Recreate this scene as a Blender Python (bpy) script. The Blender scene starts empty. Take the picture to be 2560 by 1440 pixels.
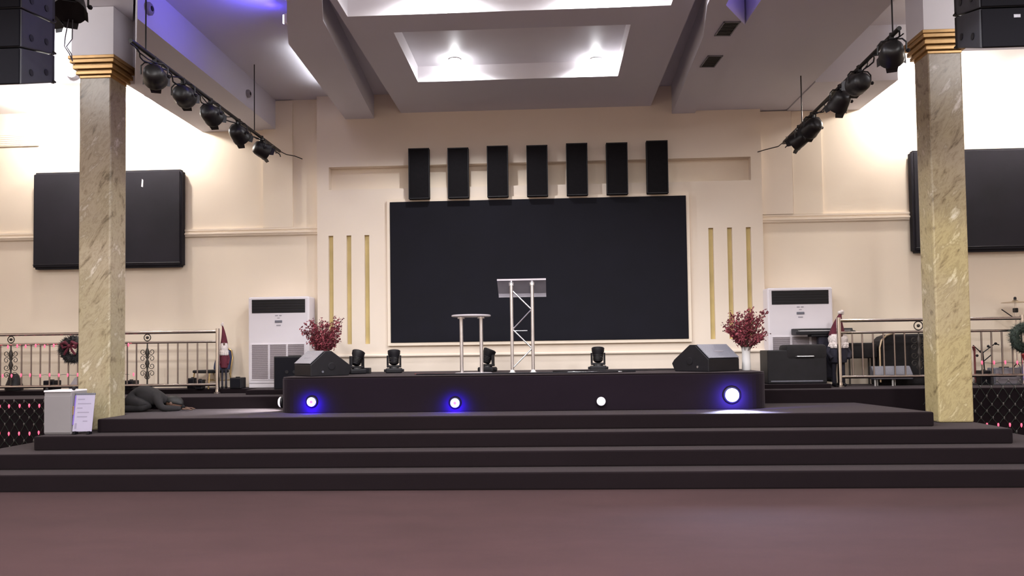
import bpy, bmesh, math, random
from mathutils import Vector, Matrix
random.seed(7)
PI = math.pi
D = bpy.data
COL = bpy.context.scene.collection
sc = bpy.context.scene

# ---------------------------------------------------------------- camera, world, exposure, main lights
YAW, PITCH, ROLL = math.radians(2.7657), math.radians(1.9558), math.radians(0.7695)
EYE = 1.55
cam = D.cameras.new('camera'); camo = D.objects.new('camera', cam); COL.objects.link(camo)
f = Vector((-math.sin(YAW)*math.cos(PITCH), math.cos(YAW)*math.cos(PITCH), math.sin(PITCH)))
r0 = Vector((math.cos(YAW), math.sin(YAW), 0)); u0 = r0.cross(f)
rr = math.cos(ROLL)*r0 - math.sin(ROLL)*u0
uu = math.sin(ROLL)*r0 + math.cos(ROLL)*u0
camo.matrix_world = Matrix(((rr.x, uu.x, -f.x, 0), (rr.y, uu.y, -f.y, 0), (rr.z, uu.z, -f.z, EYE), (0, 0, 0, 1)))
cam.sensor_width = 36; cam.lens = 1900/2560*36; cam.shift_y = 0.03463; cam.clip_start = 0.05
sc.camera = camo

w = D.worlds.new('world'); sc.world = w; w.use_nodes = True
w.node_tree.nodes['Background'].inputs[0].default_value = (0.9, 0.92, 1, 1)
w.node_tree.nodes['Background'].inputs[1].default_value = 0.05
sc.view_settings.view_transform = 'Standard'; sc.view_settings.look = 'None'
sc.view_settings.exposure = 0.38; sc.view_settings.gamma = 1; sc.view_settings.use_curve_mapping = False

def light(name, kind, loc, power, col=(1, 1, 1), size=0.2, rot=None, spot=150, blend=0.6, spread=180, size_y=None):
    l = D.lights.new(name, kind); l.energy = power; l.color = col
    if kind == 'AREA':
        l.size = size; l.spread = math.radians(spread)
        if size_y: l.shape = 'RECTANGLE'; l.size_y = size_y
    else: l.shadow_soft_size = size
    if kind == 'SPOT': l.spot_size = math.radians(spot); l.spot_blend = blend
    o = D.objects.new(name, l); COL.objects.link(o); o.location = loc
    if rot is not None: o.rotation_euler = rot
    return o
WARM = (1, .95, .88); HALL = (1, .985, .98); COOL = (.97, .97, 1)
# hall downlights above and behind the viewer
for hx in (-6.0, -2.6, 1.2, 5.0):
    for hy in (-3.5, 0.5, 4.6):
        light('hall_light', 'AREA', (hx, hy, 5.40), 190, HALL, .7, (0, 0, 0), spread=175)
# coffer downlights (far coffer, near coffer)
FIX = [(-1.29, 10.74, 5.72), (.74, 10.90, 5.72), (-1.25, 8.46, 5.80), (.70, 8.48, 5.80), (-1.25, 6.4, 5.80), (.70, 6.4, 5.80)]
for p in FIX:
    light('coffer_light', 'SPOT', (p[0], p[1]-.02, p[2]-.05), 115, COOL, .04, (0, 0, 0), 165, .5)
    light('coffer_glow', 'POINT', (p[0], p[1]-.01, p[2]-.06), 8, COOL, .03)
# outer bays: downlights near the side walls
BAY = [(-8.25, 11.9, 5.73), (-6.55, 11.9, 5.73), (5.95, 11.9, 5.78), (7.9, 11.9, 5.78)]
for p in BAY:
    light('bay_light', 'POINT', (p[0], p[1], p[2]-.14), 112, WARM, .08)
for p in [(-7.3, 7.6, 6.05), (6.5, 7.6, 6.05)]:
    light('bay_light', 'POINT', p, 105, COOL, .45)  # unseen lamps added in the bays to brighten the columns' upper blocks
light('flood_light', 'POINT', (-7.22, 11.02, 5.88), 16, COOL, .05)

# ---------------------------------------------------------------- materials
def new_mat(name):
    m = D.materials.new(name); m.use_nodes = True
    nt = m.node_tree; b = nt.nodes['Principled BSDF']
    return m, nt, b
def M(name, col, rough=.6, metal=0, var=.0, scale=8, bump=0, bscale=40, emit=None, es=1, spec=.5, sheen=0, alpha=None, trans=0):
    m, nt, b = new_mat(name)
    b.inputs['Base Color'].default_value = (*col, 1); b.inputs['Roughness'].default_value = rough
    b.inputs['Metallic'].default_value = metal; b.inputs['Specular IOR Level'].default_value = spec
    if sheen: b.inputs['Sheen Weight'].default_value = sheen
    if trans: b.inputs['Transmission Weight'].default_value = trans
    if alpha is not None: b.inputs['Alpha'].default_value = alpha
    tc = nt.nodes.new('ShaderNodeTexCoord')
    if var:
        n = nt.nodes.new('ShaderNodeTexNoise'); n.inputs['Scale'].default_value = scale; n.inputs['Detail'].default_value = 4
        nt.links.new(tc.outputs['Object'], n.inputs['Vector'])
        r = nt.nodes.new('ShaderNodeValToRGB')
        r.color_ramp.elements[0].position = .3; r.color_ramp.elements[1].position = .7
        r.color_ramp.elements[0].color = (*[c*(1-var) for c in col], 1)
        r.color_ramp.elements[1].color = (*[min(1, c*(1+var)) for c in col], 1)
        nt.links.new(n.outputs['Fac'], r.inputs['Fac']); nt.links.new(r.outputs['Color'], b.inputs['Base Color'])
    if bump:
        n2 = nt.nodes.new('ShaderNodeTexNoise'); n2.inputs['Scale'].default_value = bscale; n2.inputs['Detail'].default_value = 3
        nt.links.new(tc.outputs['Object'], n2.inputs['Vector'])
        bp = nt.nodes.new('ShaderNodeBump'); bp.inputs['Strength'].default_value = bump; bp.inputs['Distance'].default_value = .01
        nt.links.new(n2.outputs['Fac'], bp.inputs['Height']); nt.links.new(bp.outputs['Normal'], b.inputs['Normal'])
    if emit:
        b.inputs['Emission Color'].default_value = (*emit, 1); b.inputs['Emission Strength'].default_value = es
    return m

def carpet_mat(name, col, worn, sheen):
    m, nt, b = new_mat(name)
    tc = nt.nodes.new('ShaderNodeTexCoord'); mp = nt.nodes.new('ShaderNodeMapping'); mp.inputs['Scale'].default_value = (.45, 1.1, 1)
    nt.links.new(tc.outputs['Object'], mp.inputs['Vector'])
    n = nt.nodes.new('ShaderNodeTexNoise'); n.inputs['Scale'].default_value = 1.6; n.inputs['Detail'].default_value = 7; n.inputs['Roughness'].default_value = .7
    nt.links.new(mp.outputs['Vector'], n.inputs['Vector'])
    r = nt.nodes.new('ShaderNodeValToRGB'); r.color_ramp.elements[0].position = .35; r.color_ramp.elements[1].position = .7
    r.color_ramp.elements[0].color = (*[c*(1-worn) for c in col], 1); r.color_ramp.elements[1].color = (*[c*(1+worn) for c in col], 1)
    nt.links.new(n.outputs['Fac'], r.inputs['Fac'])
    sp = nt.nodes.new('ShaderNodeTexNoise'); sp.inputs['Scale'].default_value = 260; nt.links.new(tc.outputs['Object'], sp.inputs['Vector'])
    mx = nt.nodes.new('ShaderNodeMix'); mx.data_type = 'RGBA'; mx.blend_type = 'OVERLAY'; mx.inputs['Factor'].default_value = .25
    nt.links.new(r.outputs['Color'], mx.inputs[6]); nt.links.new(sp.outputs['Color'], mx.inputs[7])
    nt.links.new(mx.outputs[2], b.inputs['Base Color'])
    bp = nt.nodes.new('ShaderNodeBump'); bp.inputs['Strength'].default_value = .3; bp.inputs['Distance'].default_value = .004
    nt.links.new(sp.outputs['Fac'], bp.inputs['Height']); nt.links.new(bp.outputs['Normal'], b.inputs['Normal'])
    b.inputs['Roughness'].default_value = .95; b.inputs['Specular IOR Level'].default_value = .1
    b.inputs['Sheen Weight'].default_value = sheen; b.inputs['Sheen Roughness'].default_value = .4; b.inputs['Sheen Tint'].default_value = (1, .86, .93, 1)
    return m

def marble_mat(name, seed, olive):
    m, nt, b = new_mat(name); L = nt.links.new
    tc = nt.nodes.new('ShaderNodeTexCoord')
    m0 = nt.nodes.new('ShaderNodeMapping'); m0.inputs['Rotation'].default_value = (math.radians(22), math.radians(-36), math.radians(8))
    mp = nt.nodes.new('ShaderNodeMapping'); mp.inputs['Scale'].default_value = (5.0, 4.2, .95)
    mp.inputs['Location'].default_value = (seed, seed*1.7, 0)
    L(tc.outputs['Object'], m0.inputs['Vector']); L(m0.outputs['Vector'], mp.inputs['Vector'])
    n = nt.nodes.new('ShaderNodeTexNoise'); n.inputs['Scale'].default_value = 1.5; n.inputs['Detail'].default_value = 8; n.inputs['Distortion'].default_value = .35; n.inputs['Roughness'].default_value = .72
    L(mp.outputs['Vector'], n.inputs['Vector'])
    r = nt.nodes.new('ShaderNodeValToRGB'); e = r.color_ramp.elements
    e[0].position = .25; e[0].color = (.09, .07, .045, 1)
    e[1].position = .70; e[1].color = (.68, .63, .60, 1)
    for p, c in ((.36, (.19, .155, .11)), (.43, (.33, .275, .20)), (.50, (.40, .345, .26)), (.56, (.30, .25, .18)), (.62, (.46, .41, .34))):
        k = e.new(p); k.color = (*c, 1)
    L(n.outputs['Fac'], r.inputs['Fac'])
    # broad drift between grey-mauve and olive-yellow stone
    n2 = nt.nodes.new('ShaderNodeTexNoise'); n2.inputs['Scale'].default_value = .9; n2.inputs['Detail'].default_value = 3
    mp2 = nt.nodes.new('ShaderNodeMapping'); mp2.inputs['Location'].default_value = (seed*3, 1, seed); L(tc.outputs['Object'], mp2.inputs['Vector']); L(mp2.outputs['Vector'], n2.inputs['Vector'])
    sx = nt.nodes.new('ShaderNodeSeparateXYZ'); L(tc.outputs['Object'], sx.inputs['Vector'])
    mr = nt.nodes.new('ShaderNodeMapRange'); mr.inputs['From Min'].default_value = 4.6; mr.inputs['From Max'].default_value = .3
    mr.inputs['To Min'].default_value = -.25; mr.inputs['To Max'].default_value = .3; L(sx.outputs['Z'], mr.inputs['Value'])
    ad = nt.nodes.new('ShaderNodeMath'); ad.operation = 'ADD'; L(n2.outputs['Fac'], ad.inputs[0]); L(mr.outputs['Result'], ad.inputs[1])
    r2 = nt.nodes.new('ShaderNodeValToRGB'); r2.color_ramp.elements[0].position = .35; r2.color_ramp.elements[1].position = .75
    r2.color_ramp.elements[0].color = (.53, .50, .475, 1); r2.color_ramp.elements[1].color = (*olive, 1)
    L(ad.outputs['Value'], r2.inputs['Fac'])
    mx = nt.nodes.new('ShaderNodeMix'); mx.data_type = 'RGBA'; mx.blend_type = 'OVERLAY'; mx.inputs['Factor'].default_value = .75
    L(r.outputs['Color'], mx.inputs[6]); L(r2.outputs['Color'], mx.inputs[7]); L(mx.outputs[2], b.inputs['Base Color'])
    b.inputs['Roughness'].default_value = .30; b.inputs['Specular IOR Level'].default_value = .35
    return m

m_wall = M('cream_paint', (.82, .705, .575), .75, var=.03, scale=.6, bump=.05, bscale=30)
m_wallc = M('pale_cream_paint', (.80, .69, .585), .75, var=.03, scale=.6, bump=.05, bscale=30)
m_trim = M('cream_trim_paint', (.84, .72, .59), .55)
m_ceil = M('white_ceiling_paint', (.67, .66, .73), .8, var=.02, scale=.8)
m_white = M('white_paint', (.78, .75, .78), .5, var=.02, scale=2)
m_floor = carpet_mat('mauve_brown_carpet', (.0375, .0172, .0180), .14, .07)
m_step = carpet_mat('charcoal_carpet', (.0095, .0058, .0074), .10, .14)
m_stage = carpet_mat('dark_stage_carpet', (.0120, .0074, .0122), .10, .09)
m_gold = M('gold_paint', (.36, .205, .07), .35, .45, var=.15, scale=6)
m_strip = M('ochre_gold_panel', (.60, .47, .20), .5, .1, var=.12, scale=3)
m_screen = M('matt_black_screen', (.0042, .0038, .0085), .8, var=.15, scale=2, spec=.25)
m_cloth = M('black_stretch_cloth', (.0115, .010, .0145), .85, var=.25, scale=1.5, spec=.3)
m_black = M('black_plastic', (.0065, .0055, .0085), .5, var=.2, scale=12, spec=.35)
m_blackm = M('black_metal', (.015, .013, .014), .4, .3, var=.2, scale=15)
m_acou = M('black_acoustic_fabric', (.006, .005, .0065), .9, var=.2, scale=30, spec=.2)
m_grille = M('grey_metal_grille', (.30, .29, .33), .45, .3, var=.1, scale=60)
m_grilled = M('dark_metal_grille', (.15, .15, .185), .45, .3, var=.1, scale=60)
m_grillem = M('slate_metal_grille', (.25, .25, .30), .5, .2, var=.1, scale=60)
m_arr = M('charcoal_speaker_paint', (.036, .036, .046), .55, var=.1, scale=10)
m_arrg = M('black_speaker_grille', (.006, .0055, .009), .85, var=.1, scale=60, spec=.2)
m_bal = M('dull_steel', (.26, .21, .19), .3, .9, var=.06, scale=9)
m_chrome = M('polished_steel', (.68, .63, .61), .16, 1, var=.04, scale=9)
m_alu = M('brushed_aluminium', (.75, .73, .76), .3, 1, var=.05, scale=20)
m_iron = M('dark_wrought_iron', (.05, .042, .036), .5, .5, var=.2, scale=20)
m_ac = M('white_appliance_plastic', (.68, .63, .67), .35, var=.02, scale=3)
m_acg = M('grey_intake_mesh', (.27, .23, .25), .6, var=.1, scale=90)
m_grey = M('grey_plastic', (.25, .23, .26), .5, var=.08, scale=12)
m_mid = M('mid_grey_print', (.30, .28, .32), .6, var=.05, scale=20)
m_bouq = M('maroon_blossom', (.15, .018, .032), .8, var=.5, scale=25)
m_pink = M('pink_blossom', (.36, .08, .10), .8, var=.3, scale=25)
m_stem = M('brown_stem', (.08, .035, .025), .7, var=.2, scale=25)
m_vase = M('white_ceramic', (.72, .70, .70), .25, var=.03, scale=4)
m_green = M('dark_fir_green', (.022, .035, .026), .7, var=.5, scale=30)
m_wdark = M('dark_fir_grey', (.028, .026, .027), .75, var=.4, scale=30)
m_red = M('red_ribbon', (.22, .012, .015), .5, var=.2, scale=10)
m_hat = M('maroon_felt', (.10, .012, .025), .9, var=.2, scale=20)
m_beard = M('white_fleece', (.66, .58, .56), .95, var=.25, scale=45, bump=.6, bscale=60)
m_coat = M('dark_navy_felt', (.018, .016, .028), .9, var=.2, scale=20)
m_skin = M('brown_skin', (.10, .05, .032), .55, var=.1, scale=20)
m_blackcloth = M('black_cotton', (.0095, .0075, .0088), .9, var=.3, scale=9, bump=.3, bscale=18)
m_hair = M('black_hair', (.006, .005, .005), .6, var=.2, scale=60)
m_blue = M('navy_upholstery', (.028, .036, .095), .85, var=.15, scale=40)
m_brass = M('brass_tube', (.50, .36, .17), .35, .8, var=.08, scale=14)
m_paper = M('white_paper', (.40, .36, .48), .6, var=.03, scale=6)
m_ink = M('grey_ink', (.28, .25, .34), .7)
m_bulbc = M('clear_bulb', (.10, .09, .085), .25, var=.1, scale=40)
m_bulbr = M('red_bulb', (.8, .1, .15), .4, emit=(1, .10, .20), es=1.1)
m_netw = M('dark_green_wire', (.02, .03, .022), .6)
m_lens = M('lamp_lens', (.9, .9, .95), .2, emit=(.95, .95, 1), es=14)
m_lensblue = M('blue_white_lens', (.8, .8, 1), .2, emit=(.80, .78, 1), es=6)
m_lenscore = M('violet_lens_core', (.3, .2, .6), .3, emit=(.25, .15, .6), es=.6)
m_lensoff = M('glowing_milky_lens', (.80, .74, .78), .35, emit=(.9, .85, .95), es=.55)  # weak emission added so the lens reads bright even where unlit
m_tube = M('blue_led_tube', (.5, .5, 1), .3, emit=(.5, .45, 1), es=5)
m_glassdark = M('dark_lens_glass', (.02, .02, .025), .1)
m_cymbal = M('bronze_cymbal', (.62, .50, .36), .3, .9, var=.1, scale=8)
m_maroon = M('maroon_metal', (.20, .05, .05), .4, .3)
# clear acrylic
m_acr, nt, b = new_mat('clear_acrylic')
b.inputs['Base Color'].default_value = (.80, .76, .84, 1); b.inputs['Roughness'].default_value = .08
b.inputs['Alpha'].default_value = .22
m_acre = M('frosted_acrylic_edge', (.55, .50, .54), .3, var=.05, scale=10)

# ---------------------------------------------------------------- mesh helpers
class MB:
    def __init__(s, o=(0, 0, 0)): s.v = []; s.f = []; s.m = []; s.o = Vector(o); s.mi = 0
    def add(s, vs, fs):
        n = len(s.v); s.v += [Vector(v)-s.o for v in vs]; s.f += [tuple(i+n for i in q) for q in fs]; s.m += [s.mi]*len(fs); return s
    def box(s, x0, x1, y0, y1, z0, z1):
        return s.add([(x0, y0, z0), (x1, y0, z0), (x1, y1, z0), (x0, y1, z0), (x0, y0, z1), (x1, y0, z1), (x1, y1, z1), (x0, y1, z1)],
                     [(3, 2, 1, 0), (4, 5, 6, 7), (0, 1, 5, 4), (1, 2, 6, 5), (2, 3, 7, 6), (3, 0, 4, 7)])
    def bbox(s, x0, x1, y0, y1, z0, z1, b=.01):    # box with chamfered edges
        bm = bmesh.new(); bmesh.ops.create_cube(bm, size=1)
        for v in bm.verts: v.co = ((x0+x1)/2+v.co.x*(x1-x0), (y0+y1)/2+v.co.y*(y1-y0), (z0+z1)/2+v.co.z*(z1-z0))
        bmesh.ops.bevel(bm, geom=bm.edges[:], offset=b, segments=2, affect='EDGES', profile=.5)
        bm.verts.index_update(); s.add([v.co.copy() for v in bm.verts], [tuple(v.index for v in q.verts) for q in bm.faces]); bm.free(); return s
    def prism(s, pts, z0, z1):
        n = len(pts)
        if sum(pts[i][0]*pts[(i+1) % n][1]-pts[(i+1) % n][0]*pts[i][1] for i in range(n)) < 0: pts = pts[::-1]
        return s.add([(*p, z0) for p in pts]+[(*p, z1) for p in pts], [tuple(range(n))[::-1], tuple(range(n, 2*n))]+[(i, (i+1) % n, n+(i+1) % n, n+i) for i in range(n)])
    def extrude(s, prof, p0, p1, ax='x'):           # profile in (y,z) swept along x from p0 to p1
        n = len(prof)
        fs = [tuple(range(n)), tuple(range(n, 2*n))[::-1]]+[(i, n+i, n+(i+1) % n, (i+1) % n) for i in range(n)]
        return s.add([(p0, *p) for p in prof]+[(p1, *p) for p in prof], fs)
    def cyl(s, a, b, r, r2=None, n=12, cap=True):
        a, b = Vector(a), Vector(b); r2 = r if r2 is None else r2
        d = (b-a).normalized(); u = d.orthogonal().normalized(); v = d.cross(u)
        vs = [a+r*(math.cos(t)*u+math.sin(t)*v) for t in [2*PI*i/n for i in range(n)]]+[b+r2*(math.cos(t)*u+math.sin(t)*v) for t in [2*PI*i/n for i in range(n)]]
        fs = [(i, (i+1) % n, n+(i+1) % n, n+i) for i in range(n)]
        if cap: fs += [tuple(range(n))[::-1], tuple(range(n, 2*n))]
        return s.add(vs, fs)
    def tube(s, pts, r, n=6, close=False):
        pts = [Vector(p) for p in pts]; N = len(pts); vs = []; fs = []
        rs = r if isinstance(r, (list, tuple)) else [r]*N
        u = None
        for i, p in enumerate(pts):
            d = ((pts[(i+1) % N] if (close or i < N-1) else p)-(pts[i-1] if (close or i > 0) else p)).normalized()
            if u is None: u = d.orthogonal().normalized()
            else:
                u = u-d*u.dot(d); u = u.normalized() if u.length > 1e-6 else d.orthogonal().normalized()
            v = d.cross(u)
            vs += [p+rs[i]*(math.cos(2*PI*k/n)*u+math.sin(2*PI*k/n)*v) for k in range(n)]
        for i in range(N if close else N-1):
            j = (i+1) % N
            fs += [(i*n+k, i*n+(k+1) % n, j*n+(k+1) % n, j*n+k) for k in range(n)]
        if not close: fs += [tuple(range(n))[::-1], tuple(range((N-1)*n, N*n))]
        return s.add(vs, fs)
    def lathe(s, prof, c=(0, 0, 0), n=20, ax='z'):  # prof = [(radius, height)]
        vs = []; N = len(prof)
        for r, h in prof:
            for k in range(n):
                t = 2*PI*k/n; x, y, z = r*math.cos(t), r*math.sin(t), h
                if ax == 'y': x, y, z = x, -h, y
                if ax == 'x': x, y, z = h, x, y
                vs.append((c[0]+x, c[1]+y, c[2]+z))
        fs = [(i*n+k, i*n+(k+1) % n, (i+1)*n+(k+1) % n, (i+1)*n+k) for i in range(N-1) for k in range(n)]
        fs += [tuple(range(n))[::-1], tuple(range((N-1)*n, N*n))]
        return s.add(vs, fs)
    def ball(s, c, r, n=10, sc_=(1, 1, 1)):
        prof = [(max(.001, math.sin(PI*i/(n//2))), -math.cos(PI*i/(n//2))) for i in range(n//2+1)]
        vs = []; fs = []
        for a, h in prof:
            for k in range(n):
                t = 2*PI*k/n; vs.append((c[0]+r*sc_[0]*a*math.cos(t), c[1]+r*sc_[1]*a*math.sin(t), c[2]+r*sc_[2]*h))
        N = len(prof)
        fs = [(i*n+k, i*n+(k+1) % n, (i+1)*n+(k+1) % n, (i+1)*n+k) for i in range(N-1) for k in range(n)]+[tuple(range(n))[::-1], tuple(range((N-1)*n, N*n))]
        return s.add(vs, fs)
    def xf(s, mat):
        s.v = [mat @ v for v in s.v]; return s
    def build(s, name, mats, parent=None, smooth=False, bevel=0):
        me = D.meshes.new(name); me.from_pydata(s.v, [], s.f)
        for m in (mats if isinstance(mats, (list, tuple)) else [mats]): me.materials.append(m)
        me.polygons.foreach_set('material_index', s.m)
        if smooth: me.polygons.foreach_set('use_smooth', [True]*len(s.f))
        me.update()
        bm = bmesh.new(); bm.from_mesh(me); bmesh.ops.recalc_face_normals(bm, faces=bm.faces[:]); bm.to_mesh(me); bm.free()
        if smooth:
            try: me.set_sharp_from_angle(angle=math.radians(40))
            except Exception: pass
        o = D.objects.new(name, me); COL.objects.link(o)
        if parent: o.parent = parent
        if bevel:
            md = o.modifiers.new('bevel', 'BEVEL'); md.width = bevel; md.segments = 2; md.limit_method = 'ANGLE'
        return o
def tag(o, label, cat, group=None, kind=None):
    o['label'] = label; o['category'] = cat
    if group: o['group'] = group
    if kind: o['kind'] = kind
    return o
def thing(name, label, cat, loc=(0, 0, 0), rz=0, group=None):
    o = D.objects.new(name, None); COL.objects.link(o); o.location = loc; o.rotation_euler = (0, 0, rz); o.empty_display_size = .1
    return tag(o, label, cat, group)
def struct(o): o['kind'] = 'structure'; return o
def kids(o): return [c for c in D.objects if c.parent == o]
def copy_tree(root, loc, rz=None, label=None, mirror=False):
    def rec(o, par):
        c = o.copy(); COL.objects.link(c); c.parent = par
        for ch in kids(o): rec(ch, c)
        return c
    src = list(D.objects)
    r = rec(root, None); r.location = loc
    if rz is not None: r.rotation_euler = (0, 0, rz)
    if label: r['label'] = label
    return r
def place(root, loc, rz, label, group=None):
    root.location = loc; root.rotation_euler = (0, 0, rz); root['label'] = label
    if group: root['group'] = group
    return root

# ---------------------------------------------------------------- room shell
YC, YS = 12.40, 12.55
XL, XR, YF, ZR = -12.5, 11.8, -7.0, 6.8
struct(MB().box(XL, XR, YF, YS, -.2, 0).build('floor', m_floor))
wb = struct(MB().box(XL, XR, YS, YS+.2, -.2, ZR).build('wall_back', m_wall))
struct(MB().box(XL-.2, XL, YF, YS+.2, -.2, ZR).build('wall_left', m_wall))
struct(MB().box(XR, XR+.2, YF, YS+.2, -.2, ZR).build('wall_right', m_wall))
struct(MB().box(XL-.2, XR+.2, YF-.2, YF, -.2, ZR).build('wall_front', m_wall))
# centre wall panel with long shallow niche
c0, c1, nx0, nx1, nz0, nz1 = -3.82, 3.48, -3.62, 3.31, 4.24, 4.622
b = MB(); e = .001
slots = [-3.591, -3.289, -2.987, 2.647, 2.947, 3.247]; sz0, sz1, sw = 1.672, 3.475, .04
xs = [c0]
for x in slots: xs += [x-sw, x+sw]
xs.append(c1)
b.box(c0, c1, YC, YS-e, .99, sz0)
for i in range(0, len(xs), 2): b.box(xs[i], xs[i+1], YC, YS-e, sz0, sz1)
b.box(c0, c1, YC, YS-e, sz1, nz0); b.box(c0, nx0, YC, YS-e, nz0, nz1); b.box(nx1, c1, YC, YS-e, nz0, nz1); b.box(c0, c1, YC, YS-e, nz1, 5.9)
b.build('centre_wall_panel', m_wallc, wb)
for x in slots: MB().box(x-sw, x+sw, YC+.06, YS-e, sz0, sz1).build('gold_strip', m_strip, wb)
# dado ledge, picture rails, pilasters
struct(MB().extrude([(YC-.005, 1.44), (YC-.005, 1.50), (YC-.03, 1.50), (YC-.045, 1.485), (YC-.045, 1.465), (YC-.03, 1.455)], c0, c1).build('trim_1', m_wallc))
def rail(x0, x1, zc):
    pr = [(YS-.002, zc-.065), (YS-.002, zc+.065), (YS-.05, zc+.065), (YS-.05, zc+.035), (YS-.035, zc+.03), (YS-.035, zc+.008), (YS-.06, zc), (YS-.06, zc-.025), (YS-.04, zc-.03), (YS-.04, zc-.05), (YS-.025, zc-.065)]
    return MB().extrude(pr, x0, x1)
struct(rail(-12.4, c0-.005, 3.585).build('trim_2', m_trim)); struct(rail(c1+.005, 11.7, 3.62).build('trim_3', m_trim))
struct(MB().box(-4.78, -4.27, YS-.04, YS-.002, 3.655, 5.80).build('trim_4', m_wall)); struct(MB().box(4.01, 4.48, YS-.04, YS-.002, 3.69, 5.38).build('trim_5', m_wall))
struct(MB().box(c1+.005, 4.0, YS-.06, YS-.002, 3.69, 5.38).build('trim_6', m_wallc))

# ---------------------------------------------------------------- ceiling (soffits and coffers hang from one slab)
ce = struct(MB().box(XL, XR, YF, YS, 6.45, ZR).build('ceiling', m_ceil))
def cp(name, b, m=m_ceil): return b.build(name, m, ce)
zp = 5.50
fx0, fx1, fy0, fy1 = -1.87, 1.06, 9.22, 10.98
gx0, gx1, gy0, gy1 = -2.32, 1.47, 5.9, 8.74
px0, px1 = -2.40, 1.72
b = MB(); T = 6.45
b.box(px0, px1, fy1, YC-e, zp, T); b.box(px0, fx0, fy0, fy1, zp, T); b.box(fx1, px1, fy0, fy1, zp, T)
b.box(px0, px1, gy1, fy0, zp, T); b.box(px0, gx0, gy0, gy1, zp, T); b.box(gx1, px1, gy0, gy1, zp, T); b.box(px0, px1, YF, gy0, zp, T)
cp('centre_ceiling_panel', b)
cp('far_coffer_lid', MB().box(fx0, fx1, fy0, fy1, 5.73, T), m_white); cp('near_coffer_lid', MB().box(gx0, gx1, gy0, gy1, 5.83, T), m_white)
b = MB(); q = .004
b.box(fx0, fx0+q, fy0, fy1, zp, 5.73); b.box(fx1-q, fx1, fy0, fy1, zp, 5.73); b.box(fx0, fx1, fy1-q, fy1, zp, 5.73); b.box(fx0, fx1, fy0, fy0+q, zp, 5.73)
b.box(gx0, gx0+q, gy0, gy1, zp, 5.83); b.box(gx1-q, gx1, gy0, gy1, zp, 5.83); b.box(gx0, gx1, gy1-q, gy1, zp, 5.83); b.box(gx0, gx1, gy0, gy0+q, zp, 5.83)
cp('coffer_lining', b, m_white)
cp('shadow_slot_lid', MB().box(-2.87, px0, YF, YC-e, 5.82, T)); cp('shadow_slot_lid', MB().box(px1, 2.07, YF, YC-e, 5.82, T))
cp('left_soffit_band', MB().prism([(-2.85, YC-e), (-2.58, 8.64), (-2.40, 8.0), (-2.40, YF), (-2.75, YF), (-2.75, 7.9), (-3.02, 8.67), (-3.21, 9.27), (-3.33, YC-e)], 5.42, T))
cp('right_soffit_band', MB().prism([(2.06, YC-e), (1.95, 9.31), (1.82, 8.46), (1.80, YF), (2.0, YF), (2.03, 8.47), (2.38, 9.02), (2.43, YC-e)], 5.36, T))
cp('right_flat_soffit', MB().prism([(2.43, YS-e), (2.40, 9.02), (2.42, 8.2), (2.42, YF), (3.9, YF), (3.93, YS-e)], 5.40, T))
cp('right_blue_recess_lid', MB().prism([(2.0, YF), (2.42, YF), (2.42, 8.5), (2.39, 9.03), (2.0, 8.47)], 5.85, T))
cp('left_bay_lid', MB().prism([(-3.35, YS-e), (-3.2, 9.2), (-2.75, 7.9), (-2.75, YF), (-4.56, YF), (-4.56, YS-e)], 5.82, T))
cp('left_beam', MB().prism([(-5.84, YS-e), (-5.84, 10.22), (-5.72, 10.22), (-4.56, 8.2), (-4.56, YS-e)], 5.32, T))
cp('left_outer_ceiling', MB().prism([(XL, YS-e), (XL, YF), (-4.56, YF), (-4.56, 8.15), (-5.74, 10.2), (-5.85, 10.23), (-5.85, YS-e)], 6.2, T), m_white)
cp('left_wall_soffit', MB().box(XL, -5.845, 11.2, YS-e, 5.73, 6.199), m_white)
cp('right_outer_ceiling', MB().prism([(5.13, YS-e), (5.13, 11.17), (3.95, 11.17), (3.91, YF), (XR, YF), (XR, YS-e)], 6.2, T), m_white)
cp('right_wall_soffit', MB().box(5.125, XR, 11.17, YS-e, 5.78, 6.199), m_white)
cp('right_beam', MB().box(3.94, 5.12, 11.17, YS-e, 5.385, T), m_ceil)
cp('outer_cross_beam', MB().box(3.96, 4.80, 9.2, 9.6, 5.95, 6.199), m_white)

# ---------------------------------------------------------------- stage steps, stage and side platforms
st = thing('stage_steps', 'four wide charcoal carpeted steps rising from the mauve floor to the stage', 'steps', (-.55, 8.42, 0))
def pstep(pts, z0, z1, parent, name='step', m=m_step):
    o = MB(parent.location).prism(pts, z0, z1).build(name, m, parent, bevel=.018); return o
pstep([(-7.65, 8.42), (6.65, 8.42), (6.65, 11.02), (-7.65, 11.02)], 0, .195, st)
pstep([(-7.0, 8.79), (6.0, 8.79), (6.0, 11.02), (-7.0, 11.02)], .195, .38, st)
pstep([(-6.37, 9.12), (5.36, 9.12), (5.36, 11.02), (-6.68, 11.02), (-6.68, 10.15), (-6.37, 10.15)], .38, .555, st)
pstep([(-5.79, 9.49), (4.62, 9.42), (4.34, 11.075), (-6.66, 11.075), (-6.66, 10.18), (-5.79, 10.18)], .555, .73, st)
sg = thing('stage_podium', 'black carpeted raised podium with rounded corners and round lights along its front', 'stage', (-.4, 10.09, .73))
def rounded(x0, x1, y0, y1, r, n=8):
    p = [(x1, y1), (x0, y1)]
    p += [(x0+r-r*math.cos(PI/2*i/n), y0+r-r*math.sin(PI/2*i/n)) for i in range(n+1)]
    p += [(x1-r+r*math.sin(PI/2*i/n), y0+r-r*math.cos(PI/2*i/n)) for i in range(n+1)]
    return p
sx0, sx1, sy0 = -3.67, 2.87, 10.09
MB(sg.location).prism(rounded(sx0, sx1, sy0, YC-.01, .28), .73, 1.195).build('podium_body', m_stage, sg, bevel=.012)
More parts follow.
